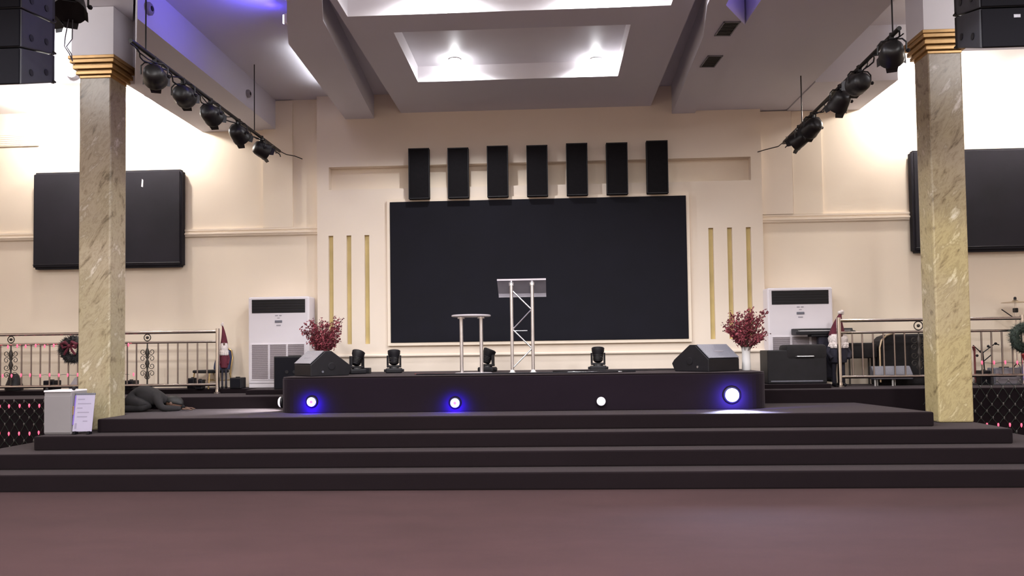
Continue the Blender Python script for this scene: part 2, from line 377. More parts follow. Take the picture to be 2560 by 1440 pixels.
MB(sg.location).prism(rounded(sx0+.006, sx1-.006, sy0+.006, YC-.01, .28), 1.195, 1.212).build('carpet_top', m_step, sg, bevel=.006)
wl = thing('side_platform', 'black carpeted side platform left of the stage carrying the railing', 'platform', (-8, 11.08, 0), group=None)
MB(wl.location).prism([(XL+.01, 11.08), (sx0-.01, 11.08), (sx0-.01, YS-.01), (XL+.01, YS-.01)], 0, .905).build('platform_body', m_step, wl, bevel=.015)
MB(wl.location).prism([(XL+.01, 12.02), (-4.68, 12.02), (-4.68, 11.52), (sx0-.01, 11.52), (sx0-.01, YS-.01), (XL+.01, YS-.01)], .905, .98).build('upper_slab', m_step, wl, bevel=.01)
wr = thing('side_platform', 'black carpeted side platform right of the stage under drums and keyboard', 'platform', (7, 11.08, 0))
MB(wr.location).prism([(sx1+.01, 11.08), (XR-.01, 11.08), (XR-.01, YS-.01), (sx1+.01, YS-.01)], 0, .92).build('platform_body', m_step, wr, bevel=.015)
MB(wr.location).prism([(sx1+.01, 11.36), (4.12, 11.36), (4.12, YS-.01), (sx1+.01, YS-.01)], .92, .985).build('upper_slab', m_step, wr, bevel=.01)

# ---------------------------------------------------------------- marble columns
def column(x0, x1, y0, y1, z0, mat, bx, label):
    cx, cy = (x0+x1)/2, (y0+y1)/2
    t = thing('marble_column', label, 'column', (cx, cy, z0))
    o = (cx, cy, z0)
    MB(o).bbox(x0, x1, y0, y1, z0, 5.27, .02).build('shaft', mat, t)
    lay = [(.0, 5.26, 5.30), (.035, 5.30, 5.345), (.02, 5.345, 5.365), (.06, 5.365, 5.42), (.045, 5.42, 5.44), (.085, 5.44, 5.49), (.10, 5.49, 5.535)]
    cap = MB(o)
    for g, a, c in lay: cap.bbox(x0-g, x1+g, y0-g, y1+g, a, c, .006)
    cap.build('gold_capital', m_gold, t)
    MB(o).box(bx[0], bx[1], bx[2], bx[3], 5.536, 6.195).build('upper_block', m_white, t)
    return t
column(-6.235, -5.80, 9.78, 10.16, .557, marble_mat('olive_grey_marble', 2.0, (.47, .46, .345)), (-6.31, -5.735, 9.72, 10.2), 'grey olive marble column left of the stage beside the white cabinet')
column(4.89, 5.32, 9.85, 10.21, .557, marble_mat('yellow_olive_marble', 7.3, (.62, .58, .36)), (4.83, 5.39, 9.80, 10.27), 'yellowish olive marble column right of the stage in front of the drum railing')

# ---------------------------------------------------------------- ceiling fittings
def downlight(p, label):
    t = thing('downlight', label, 'ceiling light', p)
    MB().lathe([(.085, 0), (.085, -.012), (.065, -.018), (.06, -.004)], n=20).build('trim_ring', m_white, t)
    MB().lathe([(.06, -.004), (.055, -.010)], n=20).build('lens', m_lens, t)
    return t
for p, l in zip(FIX[:4], ('round downlight at the left of the far ceiling coffer above the stage', 'round downlight at the right of the far ceiling coffer above the stage',
                          'round downlight at the left of the near ceiling coffer at the picture top', 'round downlight at the right of the near ceiling coffer at the picture top')):
    downlight((p[0], p[1], p[2]+(.01 if p[2] < 5.75 else .03)), l)
for p, l in zip(BAY, ('round downlight in the left wall soffit above the covered screen', 'round downlight in the left wall soffit behind the left column',
                      'round downlight in the right wall soffit just behind the right column', 'round downlight in the right wall soffit above the covered screen')): downlight(p, l)
t = thing('flood_light', 'glaring round white floodlight beside the gold capital of the left column', 'ceiling light', (-7.22, 11.199, 5.88))
MB().lathe([(.10, 0), (.10, .05), (.085, .07)], n=20, ax='y').build('housing', m_white, t, True)
MB().lathe([(.082, .068), (.06, .080)], n=20, ax='y').build('lens', m_lens, t)
def vent(x, y, label):
    t = thing('air_vent', label, 'vent', (x, y, 5.36), math.radians(4))
    MB().box(-.085, .085, -.19, .19, -.004, 0).build('backing', m_black, t)
    fr = MB(); fr.box(-.1, -.085, -.2, .2, -.012, 0); fr.box(.085, .1, -.2, .2, -.012, 0); fr.box(-.1, .1, -.2, -.185, -.012, 0); fr.box(-.1, .1, .185, .2, -.012, 0)
    fr.build('vent_frame', m_grilled, t)
    for i in range(9): MB().box(-.085, .085, -.165+i*.041, -.155+i*.041, -.010, -.003).build('slat', m_blackm, t)
vent(2.19, 9.10, 'dark square air vent on the right ceiling band, nearer the picture top')
vent(2.22, 10.14, 'dark square air vent on the right ceiling band, nearer the stage wall')
def fitting(y, z, s, label):
    t = thing('surface_fitting', label, 'fitting', (-4.559, y, z))
    MB().lathe([(.05*s, 0), (.05*s, .03), (.04*s, .045), (.015*s, .05)], n=14, ax='x').build('housing', m_grey, t, True)
    MB().lathe([(.022*s, .046), (.018*s, .056)], n=10, ax='x').build('dark_core', m_black, t)
fitting(8.42, 5.53, 1.5, 'small dark round fitting on left beam side at the picture top')
fitting(11.31, 5.52, 1.2, 'small dark oval fitting on left beam side near the back wall')
# blue light: two short tubes on the edge of the left band and one in the right recess
def bluetube(x, y, z, label):
    t = thing('led_tube_light', label, 'stage light', (x, y, z))
    MB().cyl((0, 0, .05), (0, 0, -.05), .016, n=12).build('glowing_tube', m_tube, t, True)
    MB().bbox(.006, .04, -.02, .02, -.06, .06, .004).build('bracket', m_white, t)
bluetube(-3.05, 8.66, 5.46, 'glowing blue white tube on the edge of the left ceiling band')
bluetube(-2.83, 8.08, 5.47, 'glowing blue tube cut by the picture top beside the left ceiling band')
light('blue_led', 'AREA', (-3.25, 8.75, 5.55), 6, (.16, .13, 1), .12, (math.radians(0), math.radians(115), math.radians(12)), spread=150)
light('blue_led', 'POINT', (-3.35, 9.05, 5.74), 1.1, (.08, .05, 1), .03)
light('blue_led', 'POINT', (2.27, 8.2, 5.62), 1.4, (.22, .15, 1), .04)
# white cove light tucked behind the left band
light('cove_light', 'AREA', (-3.47, 11.0, 5.58), 3.0, COOL, .05, (math.radians(180), 0, math.radians(3)), spread=150, size_y=1.5)

# wall vent up on the left wall
t = thing('wall_vent', 'pale rectangular wall grille high on left wall above the black covered screen', 'vent', (-9.0, YS-.001, 5.27))
MB().bbox(-.45, .30, -.03, 0, -.12, .12, .01).build('grille_frame', m_trim, t)
for i in range(6): MB().box(-.41, .26, -.036, -.028, -.095+i*.034, -.075+i*.034).build('louvre', m_wallc, t)

# ---------------------------------------------------------------- centre screen and acoustic panels
t = thing('stage_screen', 'large black rectangular display screen in a white frame on the centre wall', 'screen', (-.17, YC, 1.68))
o = t.location
X0, X1, Z0, Z1 = -2.585, 2.245, 1.685, 4.00
MB(o).bbox(X0, X1, YC-.075, YC-.001, Z0, Z1, .006).build('display_panel', m_screen, t)
for x0, x1, z0, z1 in ((X0-.05, X0, Z0-.05, Z1+.05), (X1, X1+.05, Z0-.05, Z1+.05), (X0, X1, Z1, Z1+.05), (X0, X1, Z0-.05, Z0)):
    MB(o).box(x0, x1, YC-.06, YC-.001, z0, z1).build('frame_bar', m_trim, t)
names7 = ['leftmost narrow black panel above the stage screen', 'second narrow black panel from the left above the stage screen', 'third narrow black panel from the left above the stage screen',
          'middle one of the seven narrow black panels above the stage screen', 'third narrow black panel from the right above the stage screen', 'second narrow black panel from the right above the stage screen', 'rightmost narrow black panel above the stage screen']
for i in range(7):
    xa = -2.252+i*.6435; t = thing('acoustic_panel', names7[i], 'panel', (xa+.173, 12.31, 4.02), group='black panels above the stage screen')
    z1 = .835+.004*i-.012*(i % 2)
    MB().bbox(-.172, .172, -.085, .0, 0, z1, .012).build('fabric_box', m_acou, t)
    fr = MB()
    for a in ((-.172, -.157, 0, z1), (.157, .172, 0, z1)): fr.bbox(a[0], a[1], -.095, -.084, a[2], a[3], .004)
    fr.bbox(-.172, .172, -.095, -.084, 0, .02, .004); fr.bbox(-.172, .172, -.095, -.084, z1-.02, z1, .004)
    fr.build('edge_frame', m_black, t)
    MB().box(-.03, .03, 0, .089, z1*.3, z1*.3+.05).build('wall_bracket', m_blackm, t)

# covered screens on the side walls
def covered(x0, x1, label, markx=None):
    t = thing('covered_screen', label, 'screen', ((x0+x1)/2, YS, 3.01), group='black covered screens on the side walls')
    w2 = (x1-x0)/2; h = 1.645
    bm = bmesh.new(); bmesh.ops.create_cube(bm, size=1)
    for v in bm.verts: v.co = (v.co.x*2*w2, -.085+v.co.y*.168, h/2+v.co.z*h)
    bmesh.ops.bevel(bm, geom=bm.edges[:], offset=.035, segments=3, affect='EDGES')
    bb = MB(); bm.verts.index_update(); bb.add([v.co.copy() for v in bm.verts], [tuple(v.index for v in q.verts) for q in bm.faces]); bm.free()
    bb.build('cloth_cover', m_cloth, t, True)
    hm = MB(); hm.tube([(-w2+.02, -.172, .07), (0, -.175, .075), (w2-.02, -.172, .07)], .008, 5); hm.build('hem_seam', m_black, t)
    if markx: MB().add([(markx, -.1715, 1.36), (markx+.03, -.1715, 1.35), (markx+.035, -.1715, 1.47), (markx+.012, -.1715, 1.49), (markx, -.171, 1.36), (markx+.03, -.171, 1.35), (markx+.035, -.171, 1.47), (markx+.012, -.171, 1.49)],
                      [(0, 1, 2, 3), (4, 5, 6, 7), (0, 1, 5, 4), (1, 2, 6, 5), (2, 3, 7, 6), (3, 0, 4, 7)]).build('white_mark', m_white, t)  # small white mark on the cloth
    return t
covered(-8.70, -6.12, 'black cloth covered screen on the left wall behind the left marble column', .60)
covered(5.85, 8.43, 'black cloth covered screen on the right wall behind the right marble column')

# ---------------------------------------------------------------- floor standing air conditioners
def aircon(label):
    t = thing('air_conditioner', label, 'air conditioner', (0, 0, 0), group='floor standing air conditioners')
    MB().bbox(-.505, .505, 0, .33, .06, 1.48, .025).build('cabinet', m_ac, t)
    MB().bbox(-.50, .50, .01, .33, 0, .065, .012).build('plinth', m_ac, t)
    MB().box(-.44, .44, -.004, .01, 1.215, 1.435).build('air_outlet', m_black, t)
    for i in range(5): MB().box(-.44, .44, -.012, -.003, 1.245+i*.042, 1.251+i*.042).build('louvre', m_blackm, t)
    for i in range(3):
        x = -.44+i*.298
        g = MB().box(x, x+.268, -.004, .01, .14, .70).build('intake_grille', m_acg, t)
        fr = MB()
        for a in ((x-.012, x, .13, .71), (x+.268, x+.28, .13, .71), (x, x+.268, .70, .712), (x, x+.268, .128, .14)): fr.box(a[0], a[1], -.012, .006, a[2], a[3])
        fr.build('grille_frame', m_ac, g)
        sl = MB()
        for k in range(18): sl.box(x, x+.268, -.009, -.003, .155+k*.030, .163+k*.030)
        sl.build('grille_slats', m_acg, g)['kind'] = 'stuff'
    MB().bbox(-.06, .06, -.010, .005, 1.055, 1.095, .006).build('control_display', m_grilled, t)
    MB().box(-.035, .035, -.006, .005, 1.005, 1.022).build('badge', m_mid, t)
    MB().box(-.055, -.01, -.005, .005, 1.165, 1.18).build('badge', m_mid, t); MB().box(.01, .05, -.005, .005, 1.165, 1.18).build('badge', m_mid, t); MB().box(-.02, .02, -.005, .005, 1.128, 1.137).build('badge', m_mid, t)
    return t
ac = aircon('tall white floor air conditioner left of the stage beside the blue chair')
place(ac, (-4.39, 12.16, .98), math.radians(0), ac['label'])
copy_tree(ac, (3.96, 12.16, .985), 0, 'tall white floor air conditioner right of the stage behind the black keyboard')

# ---------------------------------------------------------------- lectern, high table, stage gear
zt = 1.212
t = thing('truss_lectern', 'silver truss lectern with a tilted clear acrylic top at centre stage', 'lectern', (-.375, 10.75, zt)); o = t.location
for x in (-.147, .147):
    MB().cyl((x, 0, .02), (x, 0, 1.24), .024, n=14).build('post', m_alu, t, True)
    MB().lathe([(.034, 1.24), (.034, 1.28), (.02, 1.30), (.012, 1.31)], (x, 0, 0), 14).build('post_cap', m_alu, t, True)
    MB().lathe([(.05, 0), (.05, .012), (.034, .02), (.03, .05)], (x, 0, 0), 14).build('foot', m_vase, t, True)
zs = [1.17, .90, .62, .35, .08]
for i in range(4):
    s = -1 if i % 2 == 0 else 1
    MB().cyl((s*.135, .0, zs[i]), (-s*.135, .0, zs[i+1]), .010, n=8).build('diagonal_brace', m_alu, t, True)
MB().cyl((-.13, .0, .60), (.07, .02, .60), .007, n=8).build('cross_bar', m_alu, t, True)
top = MB().add([(-.345, -.06, 1.315), (.345, -.06, 1.315), (.345, .28, 1.10), (-.345, .28, 1.10), (-.345, -.06, 1.327), (.345, -.06, 1.327), (.345, .28, 1.112), (-.345, .28, 1.112)],
         [(3, 2, 1, 0), (4, 5, 6, 7), (0, 1, 5, 4), (1, 2, 6, 5), (2, 3, 7, 6), (3, 0, 4, 7)]).build('acrylic_top', m_acr, t)
MB().box(-.345, .345, -.075, -.06, 1.308, 1.332).build('front_edge', m_acre, top)
MB().box(-.345, .345, .27, .285, 1.095, 1.15).build('book_lip', m_acr, top)
t = thing('high_table', 'round clear topped high table on two steel posts left of the lectern', 'table', (-1.115, 10.9, zt))
MB().lathe([(.27, .815), (.283, .82), (.283, .838), (.27, .843)], n=32).build('round_top', m_acre, t, True)
for x in (-.143, .143):
    MB().cyl((x, 0, .015), (x, 0, .815), .026, n=14).build('post', m_alu, t, True)
    MB().lathe([(.055, .79), (.055, .815)], (x, 0, 0), 14).build('flange', m_alu, t)
MB().lathe([(.27, 0), (.27, .010), (.255, .016)], (.03, -.05, 0), 32).build('base_plate', m_acre, t)

# moving head lights
def moving_head(label, tilt):
    t = thing('moving_head_light', label, 'stage light', (0, 0, 0), group='moving head lights on the stage floor')
    MB().bbox(-.125, .125, -.10, .10, .0, .075, .018).build('base', m_black, t)
    for s in (-1, 1): MB().bbox(s*.135-.018, s*.135+.018, -.03, .03, .02, .06, .008).build('carry_handle', m_black, t)
    MB().lathe([(.075, .075), (.07, .095)], n=18).build('pan_turntable', m_blackm, t)
    for s in (-1, 1): MB().prism([(s*.082, -.045), (s*.110, -.03), (s*.110, .03), (s*.082, .045)], .09, .27).build('yoke_arm', m_black, t, bevel=.008)
    MB().bbox(-.11, .11, -.04, .04, .085, .12, .01).build('yoke_base', m_black, t)
    R = Matrix.Translation((0, 0, .225)) @ Matrix.Rotation(tilt, 4, 'Y') @ Matrix.Rotation(-.15, 4, 'X')
    h = MB().lathe([(.045, -.10), (.065, -.085), (.072, -.02), (.078, .03), (.094, .06), (.098, .115), (.088, .125)], n=20).xf(R).build('head', m_black, t, True)
    MB().lathe([(.080, .124), (.075, .130)], n=20).xf(R).build('lens', m_glassdark, h)
    fin = MB()
    for k in range(4): fin.lathe([(.077, -.07+k*.022), (.080, -.064+k*.022), (.077, -.058+k*.022)], n=20)
    fin.xf(R).build('cooling_fins', m_blackm, h)
    return t
mh = moving_head('moving head light at far left of the screen beside the left floor monitor', .0)
place(mh, (-2.385, 11.6, zt), .15, 'black moving head light standing upright on the stage left of the high table')
def mh_copy(proto, loc, rz, label): return copy_tree(proto, loc, rz, label)
mh2 = moving_head('black moving head light with tilted head behind the high table', .35); place(mh2, (-.945, 11.6, zt), -.3, mh2['label'])
mh_copy(mh, (.74, 11.6, zt), -.1, 'black moving head light standing upright on the stage right of the lectern')
mh_copy(mh2, (-2.90, 11.35, zt), .6, 'black moving head light half hidden behind the left floor monitor')
t = thing('junction_box', 'small black box on the stage floor right of the left floor monitor', 'box', (-2.83, 11.6, zt))
MB().bbox(-.078, .078, -.06, .06, 0, .085, .008).build('case', m_black, t)
MB().lathe([(.014, 0), (.014, .018)], (.03, -.06, .045), 10, 'y').build('socket', m_blackm, t); MB().lathe([(.014, 0), (.014, .018)], (-.03, -.06, .045), 10, 'y').build('socket', m_blackm, t)

# floor monitors (wedges)
def wedge(name, label, wd, sc_, gm, loc, rz, knobs):
    t = thing(name, label, 'speaker', loc, rz)
    pr = [(0, 0), (0, .155), (.21, .335), (.30, .335), (.56, .15), (.60, .10), (.55, 0)]
    pr = [(a*sc_, b_*sc_) for a, b_ in pr]
    MB().extrude(pr, -wd/2, wd/2).build('cabinet', m_black, t, bevel=.01)
    # grille on the slope
    a = Vector((0, 0, .165*sc_)); d = Vector((0, .21, .18)).normalized(); n = Vector((0, -.18, .21)).normalized(); L = .255*sc_
    g = MB(); hw = wd/2-.012
    vs = [Vector((x, 0, 0))+a+d*s_*L+n*h for h in (.001, .012) for s_, x in ((.0, -hw), (.0, hw), (1, hw), (1, -hw))]
    g.add(vs, [(0, 1, 2, 3), (4, 5, 6, 7), (0, 1, 5, 4), (1, 2, 6, 5), (2, 3, 7, 6), (3, 0, 4, 7)])
    gr = g.build('front_grille', gm, t)
    lb = MB(); vs = [Vector((x, 0, 0))+a+d*s_*L+n*h for h in (.012, .015) for s_, x in ((.42, -.10), (.42, .09), (.49, .09), (.49, -.10))]
    lb.add(vs, [(0, 1, 2, 3), (4, 5, 6, 7), (0, 1, 5, 4), (1, 2, 6, 5), (2, 3, 7, 6), (3, 0, 4, 7)]); lb.build('nameplate', m_mid, gr)
    s = knobs
    hd = MB(); hd.lathe([(.055, 0), (.055, s*.004), (.045, s*.006)], (s*wd/2, .30*sc_, .13*sc_), 18, 'x'); hd.build('side_handle', m_black, t)
    MB().lathe([(.016, 0), (.016, s*.008)], (s*wd/2, .17*sc_, .06*sc_), 12, 'x').build('side_socket', m_alu if s < 0 else m_grilled, t)
    return t
wedge('floor_monitor', 'black wedge floor monitor with pale grey grille at left end of the stage', .54, 1.05, m_grille, (-3.455, 10.50, zt), math.radians(-48), 1)
wedge('floor_monitor', 'black wedge floor monitor with dark grey grille at right end of the stage', .64, 1.10, m_grillem, (2.385, 10.52, zt), math.radians(38), -1)
# cables on the stage
def cable(name, pts, r, m, label):
    P = []
    for i in range(len(pts)-1):
        for k in range(8):
            q = k/8; P.append(Vector(pts[i]).lerp(Vector(pts[i+1]), q*q*(3-2*q)*.5+q*.5)+Vector((0, .02*math.sin((i*8+k)*1.1), 0)))
    P.append(Vector(pts[-1]))
    return tag(MB().tube(P, r, 6).build(name, m, None, True), label, 'cable')
zc = zt+.011
cable('stage_cable', [(-1.85, 10.5, zc), (-1.2, 10.42, zc), (-.4, 10.46, zc), (.6, 10.44, zc), (1.2, 10.7, zc)], .010, m_black, 'black cable snaking along the stage front before the lectern')
cable('stage_cable', [(.05, 11.1, zc), (.6, 11.3, zc), (1.0, 11.2, zc), (1.6, 11.35, zc), (2.2, 11.5, zc)], .009, m_blackm, 'dark cable lying on the stage behind the right moving head light')
cable('stage_cable', [(-1.9, 10.66, zc), (-1.5, 10.56, zc), (-1.30, 10.56, zc)], .008, m_maroon, 'thin reddish cable lying on the stage left of the high table')
cable('stage_cable', [(.25, 10.62, zc), (.62, 10.56, zc), (1.0, 10.60, zc)], .008, m_alu, 'short pale cable lying on the stage right of the lectern')

# round lights on the podium front
def stage_light(label, loc, r, lens, core, rz=0):
    t = thing('stage_front_light', label, 'stage light', loc, rz, 'round lights on the podium front')
    hr = 1.25 if core or lens is m_lens else 1.06
    MB().lathe([(r*hr, 0), (r*hr, .02), (r*1.04, .03)], n=24, ax='y').build('housing', m_black, t)
    MB().lathe([(r, .03), (r*.97, .036), (r*.6, .040)] if core or lens is m_lens else [(r, .03), (r*.95, .052), (r*.75, .066), (r*.3, .072)], n=24, ax='y').build('lens', lens, t, True)
    if rz: MB().lathe([(r*.5, -.04), (r*.5, .001)], n=14, ax='y').build('mounting_stub', m_black, t)
    if core: MB().lathe([(r*.36, .0405), (r*.3, .043)], n=14, ax='y').build('lens_core', m_lenscore, t)
    return t
yl = 10.0915
stage_light('glowing blue white round light on podium front, below the left floor monitor', (-3.19, yl, .883), .060, m_lensblue, True)
stage_light('glowing blue white round light on podium front, below the high table', (-1.258, yl, .85), .060, m_lensblue, True)
stage_light('milky unlit round light on podium front, right of the lectern', (.673, yl, .852), .058, m_lensoff, False)
stage_light('largest and brightest glowing round light on podium front, below right floor monitor', (2.375, yl, .916), .088, m_lens, False)
stage_light('pale round light on the left end of the podium, seen edge on', (sx0-.035, 10.46, .86), .075, m_lensoff, False, math.radians(-90))
BLU = (.03, .0, 1)
for x, z in ((-3.19, .883), (-1.258, .85)):
    light('stage_blue', 'SPOT', (x, yl-.10, z-.02), 60, BLU, .04, (math.radians(80), 0, 0), 165, .9)  # spot in front of the podium face aimed back at it, added for the halo
    light('stage_blue', 'SPOT', (x, yl-.06, z-.05), 26, BLU, .03, (0, 0, 0), 140, .9)
light('stage_blue', 'SPOT', (2.375, yl-.14, .90), 60, (.10, .07, 1), .05, (math.radians(82), 0, 0), 165, .9)  # same added halo spot, around the large right lens
light('stage_white', 'SPOT', (2.375, yl-.06, .93), 220, (.62, .68, 1), .03, (math.radians(52), 0, math.radians(180+0)), 100, .8)
light('stage_white', 'SPOT', (sx0-.10, 10.60, .86), 40, (1, .96, .95), .03, (math.radians(60), 0, math.radians(90)), 110, .8)

# ---------------------------------------------------------------- flower arrangements
def flowers(label, seed):
    t = thing('flower_vase', label, 'flower arrangement', (0, 0, 0), group='maroon flower arrangements at the stage ends')
    rng = random.Random(seed)
    MB().lathe([(.055, 0), (.062, .01), (.058, .12), (.055, .25), (.066, .315), (.07, .325), (.06, .32), (.05, .24)], n=20).build('vase', m_vase, t, True)
    stems = MB(); bl = MB(); pk = MB()
    for i in range(46):
        az = rng.uniform(0, 2*PI); sp = .34*rng.random()**.6; h = rng.uniform(.55, .93)-sp*.30
        p0 = Vector((.02*math.cos(az), .02*math.sin(az), .22)); p2 = Vector((sp*math.cos(az), sp*math.sin(az), h)); p1 = (p0+p2)/2+Vector((-.05*math.cos(az), -.05*math.sin(az), .05))
        P = [p0.lerp(p1, k/8).lerp(p1.lerp(p2, k/8), k/8) for k in range(9)]
        stems.tube(P, .004, 4)
        for k in range(58):
            q = rng.uniform(.30, 1)**.8; c = p0.lerp(p1, q).lerp(p1.lerp(p2, q), q)+Vector([rng.gauss(0, .022) for _ in range(3)])
            s = rng.uniform(.013, .026); d = Vector([rng.gauss(0, 1) for _ in range(3)]).normalized(); u = d.orthogonal().normalized(); v = d.cross(u)
            tgt = pk if rng.random() < .25 else bl
            tgt.add([c-u*s, c+v*s*.6+d*s*.3, c+u*s, c-v*s*.6+d*s*.3], [(0, 1, 2), (0, 2, 3)])
    stems.build('stems', m_stem, t)['kind'] = 'stuff'; bl.build('maroon_blossoms', m_bouq, t)['kind'] = 'stuff'; pk.build('pink_blossoms', m_pink, t)['kind'] = 'stuff'
    return t
fl = flowers('white vase of maroon blossom branches at right end of the stage', 3); place(fl, (2.93, 11.4, .92), 0, fl['label'])
fl.location = (2.775, 10.88, zt)
fl2 = flowers('maroon blossom branches in a vase behind the left floor monitor', 11); place(fl2, (-3.43, 11.45, zt), 0, fl2['label'])

# ---------------------------------------------------------------- railings
def railing(x0, x1, y, zb, ztop, zmid, zbot, bal, orn, posts, label):
    t = thing('stage_railing', label, 'railing', ((x0+x1)/2, y, zb)); o = t.location
    MB(o).cyl((x0, y, ztop), (x1, y, ztop), .026, n=12).build('top_rail', m_chrome, t, True)
    MB(o).cyl((x0, y, zmid), (x1, y, zmid), .019, n=10).build('middle_rail', m_chrome, t, True)
    MB(o).cyl((x0, y, zbot), (x1, y, zbot), .024, n=10).build('bottom_rail', m_chrome, t, True)
    for x in bal: MB(o).cyl((x, y, zbot), (x, y, zmid), .0125, n=8).build('baluster', m_bal, t, True)
    for x, zz in posts:
        p = MB(o).cyl((x, y, zz), (x, y, ztop+.05), .032, n=14).build('post', m_chrome, t, True)
        MB(o).lathe([(.06, zz), (.06, zz+.02), (.038, zz+.03), (.036, zz+.07)], (x, y, 0), 16).build('post_base', m_chrome, p, True)
    for x in orn:
        c = MB(o)
        c.lathe([(.012, zbot), (.012, zbot+.10), (.034, zbot+.17), (.012, zbot+.24), (.016, zbot+.29), (.036, zbot+.35), (.014, zbot+.42), (.022, zbot+.47), (.036, zbot+.53), (.012, zbot+.60), (.008, zmid)], (x, y, 0), 10)
        pn = c.build('ornament_spindle', m_iron, t, True)
        for s in (-1, 1):
            sc1 = MB(o)
            for zc_, sg_ in ((.19, 1), (.31, -1), (.43, 1), (.54, -1)):
                P = []
                for k in range(22):
                    a = k/21*2.4*PI; r = .052*(1-k/21*.72)
                    P.append((x+s*(.072-r*math.cos(a)), y, zbot+zc_+sg_*r*math.sin(a)))
                sc1.tube(P, .0055, 5)
            P = [(x+s*(.012+.03*math.sin(k/6*PI)), y, zbot+.10+k*.012) for k in range(7)]; sc1.tube(P, .006, 5)
            sc1.build('scrollwork', m_iron, pn)['kind'] = 'stuff'
        rg = MB(o); zc2 = (ztop+zmid)/2; R = (ztop-zmid)/2-.026
        rg.tube([(x+R*math.cos(2*PI*k/20), y, zc2+R*math.sin(2*PI*k/20)) for k in range(20)], .008, 6, True); rg.ball((x, y, zc2), .026, 8); rg.build('rosette_ring', m_iron, t)
    return t
bl = [-11.3+.155*i for i in range(0)]
balL = [-8.899, -8.543, -8.382, -8.228, -8.074, -7.92, -7.76, -7.60, -7.44, -7.28, -7.12, -6.95, -6.783, -6.631, -6.274, -6.116, -5.952, -5.794, -5.63, -5.473]
balL += [-9.06-.157*i for i in range(6)]
railing(-10.0, -5.30, 11.93, .98, 1.898, 1.738, 1.052, balL, [-8.722, -6.453], [(-5.30, .905), (-9.95, .905)], 'polished steel railing with scroll ornaments on the left side platform')
balR = [4.529, 4.675, 4.833, 4.985, 5.142, 5.293, 5.70, 5.85, 6.0, 6.15, 6.405, 6.549, 6.70, 6.85, 7.15, 7.30, 7.45, 7.6, 7.75, 7.9]
railing(4.335, 8.2, 11.6, .92, 1.912, 1.732, 1.071, balR, [5.50], [(4.335, .92), (7.0, .92)], 'polished steel railing with a scroll ornament on the right side platform')

# ---------------------------------------------------------------- light nets and wreaths
def bulb_mesh(name, m):
    k = .75 if m is m_bulbc else 1
    return MB().lathe([(.004*k, .03*k), (.010*k, .022*k), (.013*k, .008*k), (.012*k, -.006*k), (.006*k, -.024*k), (.002*k, -.032*k)], n=8)
def net(name, label, xs, zs, yfun, red_rows, wires=True, r0=.0035, clear=True):
    t = thing(name, label, 'string lights', (xs[0], yfun(xs[0]), min(zs)))
    o = t.location; wv = MB(o); mr = None; mc = None
    for j in range(len(zs)):
        off = .5*(xs[1]-xs[0]) if j % 2 else 0
        for i, x in enumerate(xs):
            p = Vector((x+off, yfun(x), zs[j]))
            if wires and j+1 < len(zs):
                for s in ((.5, -.5)): wv.tube([p, (p+Vector((s*(xs[1]-xs[0]), .002, zs[j+1]-zs[j])))], r0, 4)
            red = j in red_rows
            if not red and not clear: continue
            if red:
                if mr is None: ob = bulb_mesh('b', m_bulbr).build('red_bulb', m_bulbr, t, True); mr = ob
                else: ob = mr.copy(); COL.objects.link(ob)
            else:
                if mc is None: ob = bulb_mesh('b', m_bulbc).build('clear_bulb', m_bulbc, t, True); mc = ob
                else: ob = mc.copy(); COL.objects.link(ob)
            ob.parent = t; ob.location = p-Vector(o)+Vector((random.uniform(-.008, .008), -.012, random.uniform(-.008, .008)))
    if not wires:
        for j in range(len(zs)): wv.tube([(x, yfun(x), zs[j]+.012*math.sin(x*20)) for x in xs], r0, 4)
    wv.build('net_wire', m_netw, t)['kind'] = 'stuff'
    return t
yl_ = lambda x: 11.045
net('light_net', 'net of red and clear bulbs hung on the left platform face', [-8.62+.154*i for i in range(14)], [.88, .805, .72, .63, .53, .395, .29, .19], yl_, (1, 5))
net('light_net', 'net of red and clear bulbs hung on the right platform face', [5.35+.157*i for i in range(16)], [1.02, .93, .80, .69, .60, .50, .40, .30, .20], yl_, (6,))
net('light_string', 'two rows of small red bulbs strung along the left railing', [-8.9+.155*i for i in range(15)], [1.705, 1.235], lambda x: 11.895, (0, 1), wires=False)
net('light_string', 'row of small red bulbs strung along the right railing foot', [6.38+.165*i for i in range(9)], [1.255], lambda x: 11.565, (0,), wires=False)
